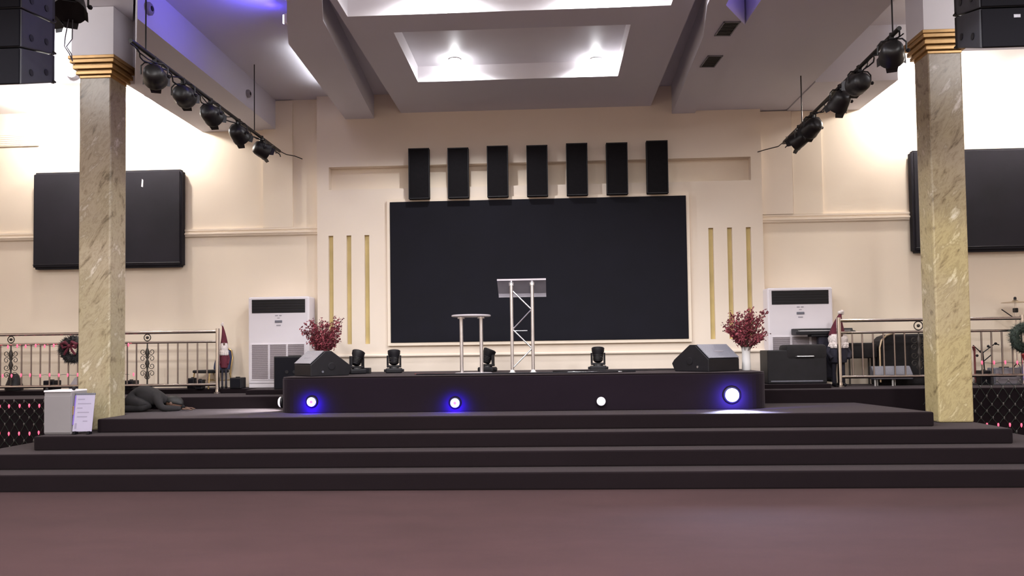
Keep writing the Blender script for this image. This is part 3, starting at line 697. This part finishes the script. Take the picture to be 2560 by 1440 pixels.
def wreath(label, loc, R, r, m, bowz, seed, bow=m_red):
    t = thing('wreath', label, 'wreath', loc); rng = random.Random(seed)
    MB().tube([(R*math.cos(2*PI*k/28), 0, R*math.sin(2*PI*k/28)) for k in range(28)], r*.72, 8, True).build('wreath_core', m, t, True)
    fo = MB()
    for i in range(1500):
        a = rng.uniform(0, 2*PI); b_ = rng.uniform(0, 2*PI); c = Vector((math.cos(a)*(R+r*.7*math.cos(b_)), r*.7*math.sin(b_), math.sin(a)*(R+r*.7*math.cos(b_))))
        n = Vector((math.cos(a)*math.cos(b_), math.sin(b_), math.sin(a)*math.cos(b_))); d = (n+Vector([rng.gauss(0, .6) for _ in range(3)])).normalized(); L = rng.uniform(.03, .07)
        u = d.orthogonal().normalized()*.005
        fo.add([c-u, c+u, c+d*L], [(0, 1, 2)])
    fo.build('fir_needles', m, t)['kind'] = 'stuff'
    bw = MB()
    for s in (-1, 1):
        bw.tube([(s*.01, -r, bowz), (s*.06, -r-.04, bowz+.06), (s*.12, -r-.03, bowz+.03), (s*.10, -r-.03, bowz-.03), (s*.01, -r, bowz)], [.012, .03, .03, .025, .012], 6)
        bw.tube([(0, -r, bowz), (s*.05, -r-.02, bowz-.08), (s*.09, -r-.01, bowz-.14)], [.012, .02, .016], 5)
    bw.ball((0, -r-.02, bowz), .03, 8); bw.build('bow', bow, t, True)
    return t
wreath('dark wreath with a maroon bow on left railing, half behind the column', (-7.595, 11.79, 1.64), .155, .075, m_wdark, .06, 2, m_hat)
wreath('dark green wreath with a red bow hanging on the right railing', (6.97, 11.47, 1.62), .165, .085, m_green, -.28, 5)

# ---------------------------------------------------------------- gnomes by the railing posts
def gnome(label, loc, s, rz, lean, wd=1, coat=m_coat):
    t = thing('gnome_figure', label, 'figurine', loc, rz); t.scale = (wd, wd, 1)
    S = lambda L: [(a*s, b*s) for a, b in L]
    for sx in (-1, 1):
        l = MB().tube([(sx*.06*s, 0, .03*s), (sx*.065*s, 0, .2*s), (sx*.05*s, 0, .42*s)], [.032*s, .028*s, .04*s], 10).build('leg', m_coat, t, True)
        MB().ball((sx*.06*s, -.03*s, .03*s), .05*s, 10, (.9, 1.4, .6)).build('boot', m_black, l, True)
    MB().lathe(S([(.02, .34), (.12, .36), (.14, .48), (.125, .60), (.09, .68)]), n=18).build('body', coat, t, True)
    for sx in (-1, 1): MB().tube([(sx*.10*s, -.01, .62*s), (sx*.155*s, -.03*s, .5*s), (sx*.12*s, -.09*s, .42*s)], [.04*s, .036*s, .03*s], 8).build('arm', coat, t, True)
    bd = MB(); bd.lathe(S([(.03, .56), (.09, .59), (.13, .66), (.14, .72), (.11, .78)]), (0, -.02*s, 0), n=18)
    for k in range(14):
        a = PI+PI*k/13; bd.ball((.115*s*math.cos(a), -.02*s+.115*s*math.sin(a), (.60+.03*(k % 2))*s), .036*s, 8)
    bd.build('beard', m_beard, t, True)
    MB().ball((0, -.14*s, .765*s), .03*s, 10).build('nose', m_skin, t, True)
    P = [(lean*s*(k/6)**2, 0, (.76+.34*k/6)*s) for k in range(7)]
    MB().tube(P, [.125*s*(1-k/6.6) for k in range(7)], 16).build('pointed_hat', m_hat, t, True)
    pm = MB()
    for k in range(8): pm.ball(((lean+.022*math.cos(k*2.4))*s, .022*s*math.sin(k*2.4), (1.09+.012*(k % 3))*s), .026*s, 8)
    pm.build('hat_tuft', m_beard, t, True)
gnome('tall gnome figure with maroon hat and white beard by right railing end', (4.375, 11.77, .92), 1.02, 0, .06)
gnome('gnome figure with maroon hat beside the left railing end post', (-5.25, 12.06, .98), .94, .4, -.06, .5, m_hat)

# ---------------------------------------------------------------- chair and boxes behind the left railing
t = thing('banquet_chair', 'navy blue banquet chair with a brass frame behind the left railing end', 'chair', (-5.56, 12.28, .98), math.radians(-28))
MB().bbox(-.21, .21, -.21, .19, .25, .30, .02).build('seat', m_blackcloth, t, True)
bk = MB(); pr = [(-.20, .30), (-.21, .50), (-.17, .60), (-.08, .64), (.08, .64), (.17, .60), (.21, .50), (.20, .30)]
n = len(pr); vs = [(a, .19+(z-.3)*.14, z) for a, z in pr]+[(a, .235+(z-.3)*.14, z) for a, z in pr]
bk.add(vs, [tuple(range(n)), tuple(range(n, 2*n))[::-1]]+[(i, n+i, n+(i+1) % n, (i+1) % n) for i in range(n)]); bk.build('backrest', m_blue, t, bevel=.012)
MB().tube([(-.215, .205, .2)]+[(a*1.06, .215+(z-.3)*.14, z+(.012 if z > .55 else 0)) for a, z in pr]+[(.215, .205, .2)], .013, 8).build('back_frame', m_brass, t, True)
for sx in (-1, 1):
    MB().tube([(sx*.19, -.18, .25), (sx*.205, -.215, .0)], .012, 8).build('leg', m_brass, t, True); MB().tube([(sx*.205, .20, .25), (sx*.215, .245, .0)], .012, 8).build('leg', m_brass, t, True)
    MB().tube([(sx*.195, -.19, .13), (sx*.21, .225, .13)], .008, 6).build('stretcher', m_brass, t, True)
def speakerbox(label, x, y, z, w_, d_, h_, name='monitor_box', cat='speaker', m=m_black, rz=0):
    t = thing(name, label, cat, (x, y, z), rz)
    MB().bbox(-w_/2, w_/2, -d_/2, d_/2, 0, h_, .012).build('cabinet', m, t)
    MB().bbox(-w_/2+.02, w_/2-.02, -d_/2-.008, -d_/2+.002, .02, h_-.02, .003).build('grille', m_arrg if m is m_black else m_grey, t)
    MB().bbox(-w_*.18, w_*.18, -.012, .012, h_-.002, h_+.014, .005).build('handle', m_blackm, t)
    return t
speakerbox('small black box behind the left railing between blue chair and air conditioner', -5.04, 12.1, .98, .19, .2, .175)
speakerbox('small black box under the front of the blue banquet chair', -5.80, 12.12, .98, .115, .16, .175)
speakerbox('small dark box under the blue chair, right of another black box', -5.625, 12.02, .98, .12, .12, .15)
speakerbox('small black box behind the left railing right beside the left column', -6.81, 12.1, .98, .155, .2, .15)
speakerbox('small black box behind the left railing below the dark wreath', -8.14, 12.1, .98, .18, .2, .165)
t = thing('par_light', 'dark rounded floor light behind the leftmost railing ornament', 'stage light', (-8.80, 12.12, .98))
MB().lathe([(.03, 0), (.13, .01), (.135, .06), (.10, .16), (.07, .24), (.05, .28)], n=18).build('housing', m_black, t, True); MB().bbox(-.145, .145, -.02, .02, .0, .03, .006).build('bracket', m_blackm, t)
t = thing('floor_monitor', 'dark grey wedge speaker behind the left railing below the wreath', 'speaker', (-7.62, 12.06, .98))
MB().extrude([(0, 0), (0, .06), (.16, .2), (.3, .2), (.36, 0)], -.22, .30).build('cabinet', m_grilled, t, bevel=.01); MB().add([(-.2, -.004, .075), (.28, -.004, .075), (.28, .145, .205), (-.2, .145, .205), (-.2, .004, .065), (.28, .004, .065), (.28, .153, .197), (-.2, .153, .197)], [(0, 1, 2, 3), (4, 5, 6, 7), (0, 1, 5, 4), (1, 2, 6, 5), (2, 3, 7, 6), (3, 0, 4, 7)]).build('front_grille', m_grey, t)
t = speakerbox('tall black loudspeaker between left air conditioner and the podium', -3.975, 11.72, .98, .56, .3, .51, 'loudspeaker')
for x in (-.07, .05): MB().lathe([(.028, 0), (.028, .012)], (x, -.155, .27), 14, 'y').build('port', m_black, t)

# ---------------------------------------------------------------- cabinet and sign by the left column
t = thing('white_cabinet', 'white box cabinet on the steps in front of the left column', 'cabinet', (-6.19, 9.46, .557))
m_cab = M('pale_grey_laminate', (.24, .22, .23), .5, var=.03, scale=4)
MB().bbox(-.178, .178, -.15, .18, .0, .53, .012).build('body', m_cab, t)
MB().bbox(-.172, .172, -.16, -.149, .02, .485, .006).build('door', m_cab, t)
MB().bbox(-.178, .178, -.165, .18, .53, .555, .008).build('lid', m_white, t)
MB().bbox(.176, .192, -.13, -.10, .24, .35, .004).build('brass_latch', m_brass, t)
MB().ball((.175, -.10, .575), .024, 10).build('black_knob', m_black, t); MB().ball((-.165, -.12, .57), .018, 10).build('black_knob', m_black, t)
t = thing('notice_board', 'white printed notice leaning between the white cabinet and the left column', 'sign', (-5.875, 9.30, .557), math.radians(0))
R = Matrix.Rotation(math.radians(-9), 4, 'X')
MB().bbox(-.125, .125, 0, .012, .035, .50, .004).xf(R).build('board', m_paper, t)
MB().bbox(-.128, .128, -.004, .016, .495, .52, .004).xf(R).build('top_clip', m_grilled, t)
MB().box(-.127, -.115, -.006, .010, .12, .49).xf(R).build('violet_edge', M('violet_plastic', (.22, .14, .55), .4, var=.05), t)
for i, (a, w_) in enumerate(((-.09, .09), (-.085, .17), (-.09, .07), (-.08, .15), (-.08, .13), (.0, .06))):
    MB().box(a, a+w_, -.0015, .001, .435-i*.055, .447-i*.055).xf(R).build('text_line', m_ink, t)
MB().box(-.10, -.075, -.0015, .001, .07, .14).xf(R).build('printed_mark', m_ink, t)
for x in (-.10, .08): MB().bbox(x, x+.03, -.03, .05, 0, .04, .005).build('foot', m_black, t)

# ---------------------------------------------------------------- keyboard, drums and amplifiers on the right
t = thing('equipment_case', 'black road case with a silver handle below right air conditioner', 'case', (3.69, 11.66, .985))
MB().bbox(-.46, .40, -.22, .2, 0, .50, .015).build('case_body', m_black, t)
MB().bbox(-.19, .41, -.235, .16, .36, .58, .05).build('soft_bag', m_blackcloth, t, True)
MB().tube([(-.05, -.235, .40), (-.04, -.26, .405), (.20, -.26, .405), (.21, -.235, .40)], .010, 8).build('handle', m_alu, t, True)
for x in (-.4, .3):
    for y in (-.18, .16): MB().bbox(x-.03, x+.03, y-.03, y+.03, -.0, .02, .004).build('foot', m_black, t)
MB().bbox(-.42, .34, -.225, -.215, .03, .05, .003).build('metal_edge', m_grilled, t)
t = thing('keyboard_stand', 'black column keyboard stand behind the right railing post', 'stand', (4.26, 12.0, .92))
MB().bbox(-.10, .10, -.06, .06, .12, .78, .02).build('pillar', m_coat, t)
for s in (-1, 1): MB().bbox(s*.08-.025, s*.08+.025, -.10, .12, .066, .11, .01).build('foot', m_black, t)
MB().bbox(-.10, .10, -.05, .05, .09, .14, .01).build('cross_brace', m_black, t); MB().bbox(-.22, .22, -.09, .10, .765, .795, .006).build('tray', m_black, t)
t = thing('keyboard', 'black stage keyboard on its stand in front of right air conditioner', 'keyboard', (4.26, 12.01, 1.718)); t.scale = (1, .8, 1)
MB().extrude([(-.15, .0), (-.15, .05), (-.02, .06), (.0, .095), (.15, .095), (.15, .0)], -.46, .44).build('body', m_black, t, bevel=.008)
MB().box(-.40, .36, -.147, -.03, .052, .062).build('white_keys', m_vase, t)
bkk = MB()
for i in range(30):
    if i % 7 not in (2, 6): bkk.box(-.385+i*.025, -.372+i*.025, -.10, -.03, .062, .070)
bkk.build('black_keys', m_black, t)['kind'] = 'stuff'; MB().box(-.34, -.16, .02, .10, .0945, .097).build('control_panel', m_alu, t)
t = thing('padded_bench', 'black padded bench behind the right railing beside the cloth cover', 'bench', (4.83, 12.1, .92))
MB().bbox(-.25, .22, -.15, .15, .42, .66, .04).build('cushion', m_blackcloth, t, True)
for x in (-.2, .18):
    for y in (-.11, .11): MB().cyl((x, y, 0), (x, y, .43), .014, n=8).build('leg', m_iron, t)
t = thing('covered_drum', 'tall black cloth covered drum shell behind the right railing', 'drum', (5.48, 12.13, .92))
pr = [(-.40, 0), (-.40, .58), (-.37, .68), (-.30, .75), (-.2, .785), (.36, .79), (.44, .74), (.46, .66), (.46, 0)]
n = len(pr); vs = [(a, -.19, z) for a, z in pr]+[(a, .2, z) for a, z in pr]
MB().add(vs, [tuple(range(n)), tuple(range(n, 2*n))[::-1]]+[(i, n+i, n+(i+1) % n, (i+1) % n) for i in range(n)]).build('cloth_cover', m_blackcloth, t, bevel=.03)
MB().tube([(-.412, -.195, .05), (-.412, -.195, .58), (-.382, -.195, .69), (-.305, -.195, .765), (-.2, -.195, .80)], .016, 8).build('pale_edge_highlight', m_cymbal, t, True)  # pale tube puts the highlight along the pale cloth edge into the shape
t = thing('floor_monitor', 'grey slanted floor monitor behind the right railing before black cloth cover', 'speaker', (5.17, 11.76, .92), 0)
MB().extrude([(0, .10), (0, .17), (.1, .30), (.16, .30), (.16, .10)], -.27, .31).build('cabinet', m_grilled, t, bevel=.01)
MB().box(-.24, .28, -.006, .004, .115, .165).build('front_panel', m_mid, t)
for x in (-.24, .02):
    MB().cyl((x, .04, 0), (x, .04, .11), .014, n=8).build('white_leg', m_vase, t); MB().cyl((x+.06, .10, 0), (x+.06, .10, .11), .010, n=8).build('white_leg', m_vase, t)
t = thing('cymbal_stand', 'bronze cymbal on a stand above right railing at the frame edge', 'cymbal', (7.28, 12.22, .92))
MB().lathe([(.19, 1.255), (.19, 1.258), (.05, 1.275), (.03, 1.295), (.005, 1.30)], n=28).build('cymbal', m_cymbal, t, True)
MB().cyl((0, 0, .25), (0, 0, 1.33), .011, n=10).build('stand_pole', m_chrome, t, True)
for k in range(3): MB().cyl((0, 0, .32), (.24*math.cos(k*2.1), .24*math.sin(k*2.1), .01), .009, n=8).build('leg', m_chrome, t)
MB().lathe([(.02, 1.30), (.02, 1.33), (.012, 1.345)], n=10).build('wing_nut', m_black, t); MB().bbox(-.03, .03, -.03, .03, 1.10, 1.17, .01).build('tilter', m_blackm, t)
MB().cyl((-.03, 0, 1.02), (-.22, -.02, 1.15), .008, n=8).build('side_arm', m_black, t)
t = thing('microphone_stand', 'thin maroon microphone stand rising just right of the right column', 'stand', (6.49, 11.95, .92))
MB().cyl((0, 0, .02), (0, 0, .52), .014, n=10).build('pole', m_maroon, t, True); MB().lathe([(.11, 0), (.11, .012), (.03, .03)], n=18).build('base', m_black, t)
MB().cyl((0, 0, .52), (-.02, -.01, .58), .020, n=10).build('microphone', m_maroon, t, True)
t = thing('boom_stand', 'small black boom stand behind the right railing left of wreath', 'stand', (6.66, 12.0, .92))
MB().cyl((0, 0, .2), (-.02, 0, .50), .009, n=8).build('pole', m_black, t)
for a, c in (((-.02, 0, .48), (.15, -.03, .62)), ((-.02, 0, .46), (-.15, .02, .60)), ((0, 0, .36), (.12, 0, .46)), ((.15, -.03, .62), (.21, -.03, .60))): MB().cyl(a, c, .008, n=8).build('boom_arm', m_black, t)
for p in ((.06, -.01, .58), (-.05, 0, .50), (-.10, .01, .44), (.16, -.03, .62)): MB().ball(p, .022, 8).build('clamp', m_black, t)
for k in range(3): MB().cyl((0, 0, .22), (.15*math.cos(k*2.1), .15*math.sin(k*2.1), .01), .008, n=8).build('leg', m_black, t)
speakerbox('low grey amplifier behind the right railing below the wreath', 6.86, 11.85, .92, .40, .18, .255, 'amplifier', 'amplifier', m_grilled)
speakerbox('low grey amplifier cut by the right picture edge behind railing', 7.33, 11.85, .92, .42, .18, .27, 'amplifier', 'amplifier', m_grilled)
speakerbox('small black box behind the right railing beside the marble column', 6.54, 11.82, .92, .15, .14, .22)

# ---------------------------------------------------------------- hanging light bars with par cans
def par_can(label, loc, rz, tilt, s=1.0, group='black spotlights on the hanging bars', roll=0):
    t = thing('par_can', label, 'spotlight', loc, rz, group)
    R = Matrix.Translation((0, 0, -.178*s)) @ Matrix.Rotation(tilt, 4, 'X')
    can = MB().lathe([(.045*s, -.12*s), (.085*s, -.105*s), (.105*s, -.07*s), (.118*s, .0), (.122*s, .05*s), (.130*s, .07*s), (.130*s, .10*s), (.112*s, .10*s)], n=20).xf(R).build('can', m_blackm, t, True)
    MB().lathe([(.112*s, .085*s), (.05*s, .075*s)], n=20).xf(R).build('lens', m_glassdark, can)
    for a in range(4):
        fl = MB(); fl.add([Vector((math.cos(a*PI/2+q)*.125*s, math.sin(a*PI/2+q)*.128*s, z)) for z in (.10*s, .108*s) for q in (-.5, .5)]+[Vector((math.cos(a*PI/2)*.14*s-math.sin(a*PI/2)*w_*s, math.sin(a*PI/2)*.14*s+math.cos(a*PI/2)*w_*s, .15*s)) for w_ in (-.05, .05)], [(0, 1, 5, 4), (2, 3, 5, 4)])
        fl.xf(R).build('barn_door', m_blackm, can)
    MB().tube([(-.135*s, 0, -.178*s), (-.135*s, 0, -.085*s), (-.10*s, 0, -.045*s), (0, 0, -.035*s), (.10*s, 0, -.045*s), (.135*s, 0, -.085*s), (.135*s, 0, -.178*s)], .009*s, 6).build('yoke', m_blackm, t)
    MB().bbox(-.022*s, .022*s, -.025*s, .025*s, -.055*s, .03*s, .005).build('hook_clamp', m_blackm, t)
    MB().ball((.15*s, 0, -.178*s), .022*s, 8).build('locking_knob', m_black, t)
    return t
def light_bar(x, y0, z0, y1, z1, wires, label, tail):
    t = thing('light_bar', label, 'light bar', (x, y0, z0)); o = t.location
    MB(o).cyl((x, y0, z0), (x, y1, z1), .024, n=12).build('pipe', m_blackm, t, True)
    L = [(x+.03*math.sin(k*1.3), y0+(y1-y0)*k/60, z0+(z1-z0)*k/60-.03-.07*abs(math.sin(k*.33))) for k in range(61)]
    MB(o).tube(L, .009, 5).build('cable_loom', m_black, t)
    L = [(x+.04*math.cos(k*.9), y0+(y1-y0)*k/60, z0+(z1-z0)*k/60-.02-.045*abs(math.sin(k*.61+1))) for k in range(61)]
    MB(o).tube(L, .007, 5).build('cable_loom', m_black, t)
    for y, zz in wires: MB(o).cyl((x, y, z0+(z1-z0)*(y-y0)/(y1-y0)), (x, y, zz), .008, n=6).build('hanging_wire', m_blackm, t)
    MB(o).tube(tail, .008, 5).build('tail_cable', m_blackm, t)
    return t
light_bar(-4.30, 7.6, 4.815, 11.98, 4.80, [(7.9, 5.82), (10.93, 5.82)], 'black pipe bar hanging under the left beam with spotlights', [(-4.30, 11.95, 4.80), (-4.25, 12.15, 4.79), (-4.16, 12.3, 4.80), (-4.10, 12.5, 4.80)])
light_bar(3.65, 7.9, 4.80, 11.75, 4.675, [(8.05, 5.40), (10.92, 5.40)], 'black pipe bar hanging under the right soffit with spotlights', [(3.65, 11.7, 4.677), (3.62, 11.95, 4.66), (3.50, 12.2, 4.68), (3.42, 12.38, 4.69)])
ordn = ['nearest', 'second', 'middle', 'fourth', 'farthest']
for i, (y, tl, rz) in enumerate(((8.08, 4.6, .35), (8.74, 4.7, .1), (9.47, 4.5, -.1), (10.35, 4.3, -.2), (11.2, 4.4, -.8))):
    par_can('black spotlight on left light bar, %s from the left column' % ordn[i].replace('nearest', 'first').replace('middle', 'third').replace('farthest', 'last'), (-4.30, y, 4.80), rz, tl, 1.0)
for i, (y, tl, rz) in enumerate(((8.08, 4.4, -.35), (8.92, 4.8, .1), (9.50, 4.1, .2), (10.50, 4.4, .3), (11.05, 4.3, .8))):
    par_can('black spotlight on right light bar, %s from the right column' % ordn[i].replace('nearest', 'first').replace('middle', 'third').replace('farthest', 'last'), (3.65, y, 4.80-.125*(y-7.9)/3.85), rz, tl, 1.0)
t = par_can('large black spotlight hanging beside the left speaker stack at the top', (-5.40, 8.30, 5.79), .5, 2.6, 1.3, None)
MB().cyl((0, 0, .0), (0, 0, .405), .015, n=8).build('drop_pipe', m_blackm, t)
for s in (-1, 1): MB().tube([(s*.02, .02, -.40), (s*.035-.02, .03, -.62), (s*.01-.05, .02, -.72), (.01*s, .02, -.80), (.02, .02, -.88)], .006, 5).build('loose_cable', m_grilled, t)
t = par_can('black spotlight half hidden behind the left speaker stack', (-6.02, 9.0, 5.90), -.2, 2.5, .9, None); MB().cyl((0, 0, 0), (0, 0, .298), .015, n=8).build('drop_pipe', m_blackm, t)

# ---------------------------------------------------------------- hanging line arrays
def array_box(label, quad, z0, z1, side, group, zb0, zb1):
    (fx, fy), (bx_, by_) = quad           # inner front corner, inner back corner (plan)
    wdt = 1.15*side
    cx = fx+wdt/2; t = thing('line_array_speaker', label, 'speaker', (cx, fy, z0), group=group); o = t.location
    g = .006
    pl = [(fx, fy), (fx+wdt, fy), (bx_+wdt*.9, by_), (bx_, by_)]
    MB(o).add([(*q, zz+g) for q, zz in zip(pl, (z0, z0, zb0, zb0))]+[(*q, zz-g) for q, zz in zip(pl, (z1, z1, zb1, zb1))], [(3, 2, 1, 0), (4, 5, 6, 7), (0, 1, 5, 4), (1, 2, 6, 5), (2, 3, 7, 6), (3, 0, 4, 7)]).build('cabinet', m_arr, t, bevel=.012)
    MB(o).bbox(min(fx+side*.015, fx+wdt-side*.015), max(fx+side*.015, fx+wdt-side*.015), fy-.015, fy+.004, z0+.012, z1-.012, .006).build('grille', m_arrg, t)
    d = Vector((bx_-fx, by_-fy, 0)).normalized(); nrm = Vector((-side, 0, 0)); nrm = (nrm-d*nrm.dot(d)).normalized(); L = math.hypot(bx_-fx, by_-fy)
    for q in (.30, .78):
        c = Vector((fx, fy, z0+.12+(zb0-z0)*q))+d*L*q
        MB(o).cyl(c-nrm*.006, c+nrm*.006, .034, n=14).build('rigging_hole', m_black, t)
    c = Vector((fx, fy, zb0+.03))+d*L*1.0; MB(o).cyl(c, c+d*.05, .012, n=8).build('fly_pin', m_blackm, t)
    MB(o).box(fx+side*.30, fx+side*.36, fy-.019, fy-.014, z0+.28, z0+.31).build('badge', m_grille, t)
    bar = MB(o); bar.prism([(bx_, by_-.03), (bx_+side*.02, by_-.03), (bx_+side*.02, by_+.03), (bx_, by_+.03)], zb0+g, zb1-g); bar.build('rigging_bar', m_blackm, t)
    return t
lz = [4.235, 4.61, 5.005, 5.40]; lb = [4.445, 4.755, 5.10, 5.44]
for i, l in enumerate(('lowest dark grey box of the left hanging speaker stack', 'middle dark grey box of the left hanging speaker stack', 'topmost dark grey box of the left hanging speaker stack, cut by the picture top')):
    array_box(l, ((-5.185, 7.2), (-5.235, 7.75)), lz[i], lz[i+1], -1, 'hanging speakers left', lb[i], lb[i+1])
rz_ = [4.29, 4.675, 5.06]; rb = [4.49, 4.82, 5.12]
for i, l in enumerate(('lower dark grey box of the right hanging speaker stack', 'upper dark grey box of right hanging speaker stack, cut by the picture top')):
    array_box(l, ((4.06, 7.2), (4.115, 7.7)), rz_[i], rz_[i+1], 1, 'hanging speakers right', rb[i], rb[i+1])
for s, x, z in ((-1, -5.7, 5.45), (1, 4.6, 5.13)):
    t = thing('rigging_frame', 'black flying frame above the %s hanging speaker stack' % ('left' if s < 0 else 'right'), 'rigging', (x, 7.6, z))
    MB().bbox(-.3, .3, -.3, .3, 0, .05, .01).build('frame_plate', m_blackm, t)
    top = 6.2-z
    for a in (-.2, .2): MB().cyl((a, 0, .05), (a, 0, top), .01, n=8).build('chain', m_blackm, t)

# ---------------------------------------------------------------- person bowing on the stage step
def skin_obj(name, verts, edges, radii, mat, parent, root=0, sub=2):
    me = D.meshes.new(name); me.from_pydata(verts, edges, []); o = D.objects.new(name, me); COL.objects.link(o)
    md = o.modifiers.new('skin', 'SKIN'); md.use_smooth_shade = True
    for i, v in enumerate(me.skin_vertices[0].data): v.radius = radii[i] if isinstance(radii[i], tuple) else (radii[i], radii[i]); v.use_root = (i == root)
    s_ = o.modifiers.new('sub', 'SUBSURF'); s_.levels = sub; s_.render_levels = sub
    me.materials.append(mat); o.parent = parent
    return o
pe = thing('person', 'person in black clothes bowed down on hands and knees beside left column', 'person', (-5.83, 10.68, .732), math.radians(16))
# local frame: +x towards the head, +y to the far side, z up from the step
V = [(-.20, 0, .20), (-.06, 0, .235), (.08, 0, .225), (.20, 0, .185), (.30, 0, .150), (.345, 0, .130)]
Rr = [(.15, .165), (.145, .16), (.138, .16), (.125, .15), (.065, .065), (.05, .05)]
E_ = [(0, 1), (1, 2), (2, 3), (3, 4), (4, 5)]
def limb(pts, rad, at):
    p = at
    for q, r in zip(pts, rad):
        V.append(q); Rr.append(r); E_.append((p, len(V)-1)); p = len(V)-1
    return p
hands = []
for s in (-1, 1):
    limb([(-.16, s*.10, .16), (.02, s*.13, .10), (.12, s*.14, .075), (-.02, s*.15, .065), (-.22, s*.14, .055), (-.32, s*.13, .05), (-.40, s*.12, .035)], [.10, .088, .068, .06, .055, .042, .035], 0)
    e = limb([(.22, s*.14, .165), (.25, s*.19, .10), (.29, s*.205, .05), (.43, s*.17, .042), (.53, s*.13, .036)], [.065, .058, .052, .044, .032], 3)
    hands.append(s)
body = skin_obj('body', V, E_, Rr, m_blackcloth, pe)
# head: face turned down to the floor, crown pointing forward
hb = bmesh.new(); bmesh.ops.create_icosphere(hb, subdivisions=3, radius=1)
for v in hb.verts:
    x, y, z = v.co                                    # face side is -z, crown is +x, chin is -x
    k = 1-.22*max(0, -x)*(1 if z < 0 else .5)
    v.co = (.122*x, .078*y*k, .096*z*k)
    if z < -.75 and abs(y) < .22 and -.25 < x < .25: v.co.z -= .016*(1-abs(y)/.22)   # nose
me = D.meshes.new('head'); hb.to_mesh(me); hb.free(); me.materials.append(m_skin)
for p in me.polygons: p.use_smooth = True
hd = D.objects.new('head', me); COL.objects.link(hd); hd.parent = pe; hd.location = (.40, 0, .112); hd.rotation_euler = (0, math.radians(14), 0)
hr = bmesh.new(); bmesh.ops.create_icosphere(hr, subdivisions=3, radius=1)
for v in hr.verts: v.co = (.130*v.co.x+.008, .086*v.co.y, .100*max(v.co.z, -.12)+.008)
me = D.meshes.new('hair'); hr.to_mesh(me); hr.free(); me.materials.append(m_hair)
for p in me.polygons: p.use_smooth = True
ho = D.objects.new('hair', me); COL.objects.link(ho); ho.parent = hd
for s in (-1, 1):
    MB().ball((-.02, s*.078, -.012), .024, 8, (1, .4, 1.3)).build('ear', m_skin, hd, True); MB().ball((.02, s*.030, -.088), .011, 8).build('eye', m_vase, hd, True)
MB().ball((-.062, 0, -.085), .022, 8, (.4, 1, .4)).build('mouth', M('lip_skin', (.10, .03, .03), .5), hd, True)
for s in hands:
    VV = [(.53, s*.13, .030), (.56, s*.122, .026), (.605, s*.112, .022)]; EE = [(0, 1), (1, 2)]; RR = [(.026, .018), (.034, .014), (.036, .012)]
    ln = [.060, .072, .068, .052]
    for k in range(4):
        b0 = (.608, s*(.112)+(-.027+.018*k), .022); VV.append(b0); EE.append((2, len(VV)-1)); RR.append((.009, .009))
        for j in range(1, 4):
            VV.append((.608+ln[k]*j/3, s*.112+(-.027+.018*k)*(1+.10*j), .024-.005*j+(.006 if j == 1 else 0))); EE.append((len(VV)-2, len(VV)-1)); RR.append((.0085-.001*j,)*2)
    for j, q in enumerate(((.555, s*.122-s*.03, .022), (.585, s*.122-s*.055, .018), (.608, s*.122-s*.064, .014))):
        VV.append(q); EE.append((1 if j == 0 else len(VV)-2, len(VV)-1)); RR.append((.010-.001*j,)*2)
    skin_obj('hand', VV, EE, RR, m_skin, pe, 0, 1)
for s in (-1, 1): MB().ball((-.42, s*.12, .035), .05, 10, (1.6, .8, .7)).build('shoe', m_black, pe, True)
bpy.context.view_layer.update()
